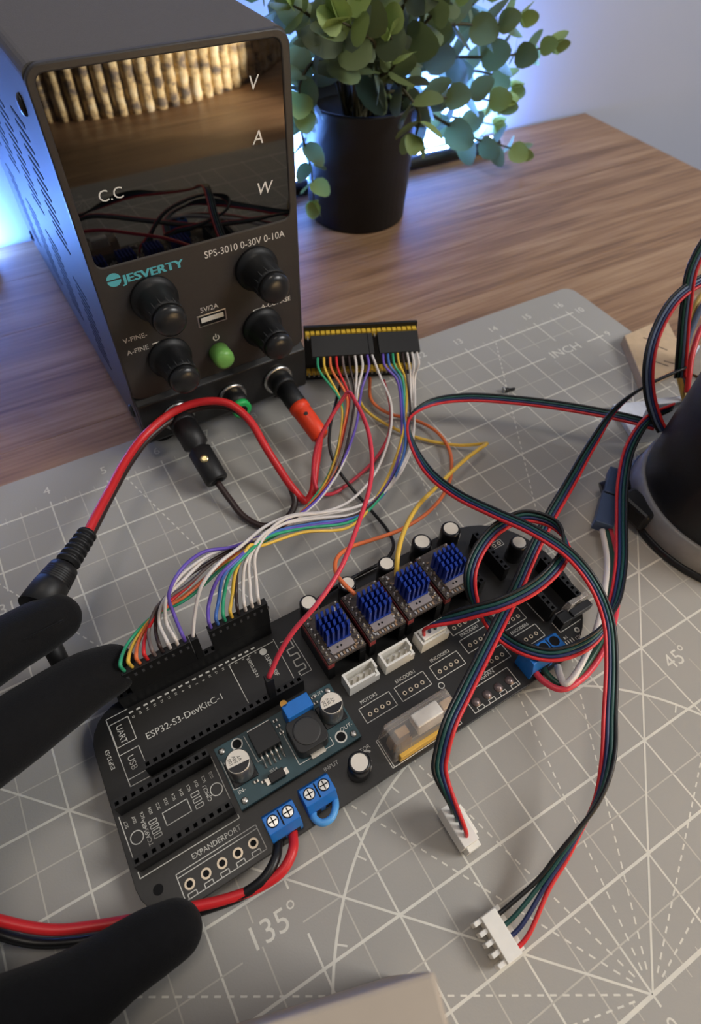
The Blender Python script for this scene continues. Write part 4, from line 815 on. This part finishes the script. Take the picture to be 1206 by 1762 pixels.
# ================================================================== gloved hand
GLV = mat('glove_fabric', (13, 13, 15), .9, var=.15, scale=500, bump=.5, bscale=2600, sheen=.05, spec=.25)
def build_hand():
    def V3(u, v, z): return at(u, v, z)
    idx = [(V3(190, 1153, 23), 8.6), (V3(150, 1172, 27), 9.6), (V3(100, 1205, 31), 10.2), (V3(40, 1247, 36), 10.6), (V3(-30, 1296, 40), 10.8), (V3(-110, 1350, 43), 11.2), (V3(-210, 1420, 46), 12)]
    mid = [(V3(96, 1064, 30), 8.2), (V3(66, 1080, 33), 9.0), (V3(20, 1106, 37), 9.2), (V3(-40, 1143, 41), 9.6), (V3(-110, 1190, 45), 10), (V3(-210, 1262, 49), 11)]
    thb = [(V3(298, 1602, 10.5), 8.0), (V3(262, 1622, 12.5), 8.8), (V3(210, 1655, 15), 9.2), (V3(140, 1706, 19), 10.4), (V3(60, 1760, 24), 12.5), (V3(-50, 1812, 29), 13.5), (V3(-170, 1850, 34), 14.5)]
    iK, mK, tK = idx[-1][0], mid[-1][0], thb[-1][0]
    rK = mK+Vector((-14, 18, -2)); pK = rK+Vector((-16, 14, -6)); wr = Vector((-80, 62, 38))
    ring = [(rK, 10.5), (rK+Vector((18, 22, -6)), 9), (rK+Vector((10, 30, -22)), 8.2), (rK+Vector((-8, 22, -26)), 7.6)]
    pink = [(pK, 9.5), (pK+Vector((12, 18, -6)), 7.8), (pK+Vector((4, 24, -18)), 7), (pK+Vector((-10, 18, -20)), 6.6)]
    chains = [idx, mid, thb, ring, pink, [(iK, 13), (wr+Vector((10, 8, 0)), 17)], [(mK, 13), (wr+Vector((6, 16, 0)), 17)], [(rK, 12), (wr+Vector((0, 22, 0)), 16)], [(pK, 11), (wr+Vector((-4, 26, -2)), 15)], [(tK, 15), (wr+Vector((8, 0, -2)), 18)], [(iK, 12), (mK, 12), (rK, 11), (pK, 10)], [(iK, 12), (tK, 13)], [(wr, 21), (wr+Vector((-60, -22, 6)), 23), (wr+Vector((-120, -44, 10)), 26)]]
    mb = MB()
    for ch in chains:
        P = [c[0] for c in ch]; R_ = [c[1] for c in ch]; S = spline(P, 8) if len(P) > 2 else [P[0].lerp(P[1], i/8) for i in range(9)]
        rs = []
        for i in range(len(S)):
            t = i/8; j = min(int(t), len(P)-2); rs.append(R_[j]+(R_[j+1]-R_[j])*(t-j))
        # rounded ends
        d0 = (S[0]-S[1]).normalized(); d1 = (S[-1]-S[-2]).normalized(); pre = []; pr = []; post = []; po = []
        for k in range(1, 6):
            a = math.radians(90*k/5.3); pre.insert(0, S[0]+d0*rs[0]*math.sin(a)); pr.insert(0, rs[0]*math.cos(a)); post.append(S[-1]+d1*rs[-1]*math.sin(a)); po.append(rs[-1]*math.cos(a))
        mb.tube(pre+S+post, pr+rs+po, 20)
    t_ = thing('gloved_hand', 'hand in a black fabric glove reaching in from the left, holding board and plug', 'hand', tuple(Vector((wr.x, wr.y, 0))))
    o = mb.build('hand', GLV, t_, world=True)
    rm = o.modifiers.new('remesh', 'REMESH'); rm.mode = 'VOXEL'; rm.voxel_size = .0011; rm.use_smooth_shade = True
    sm_ = o.modifiers.new('smooth', 'SMOOTH'); sm_.factor = .5; sm_.iterations = 6
    # stitched seam along the upper finger
    sp_ = []
    for k in range(12):
        f_ = k/11; p = V3(108-118*f_, 1062+58*f_, 33+5*f_); d = (CAM_POS-p).normalized(); sp_.append(p+d*(8.3+.6*f_)+Vector((0, -1.2, 0)))
    MB().tube(sp_, .35, 6).build('seam', GLV, t_, world=True)
build_hand()
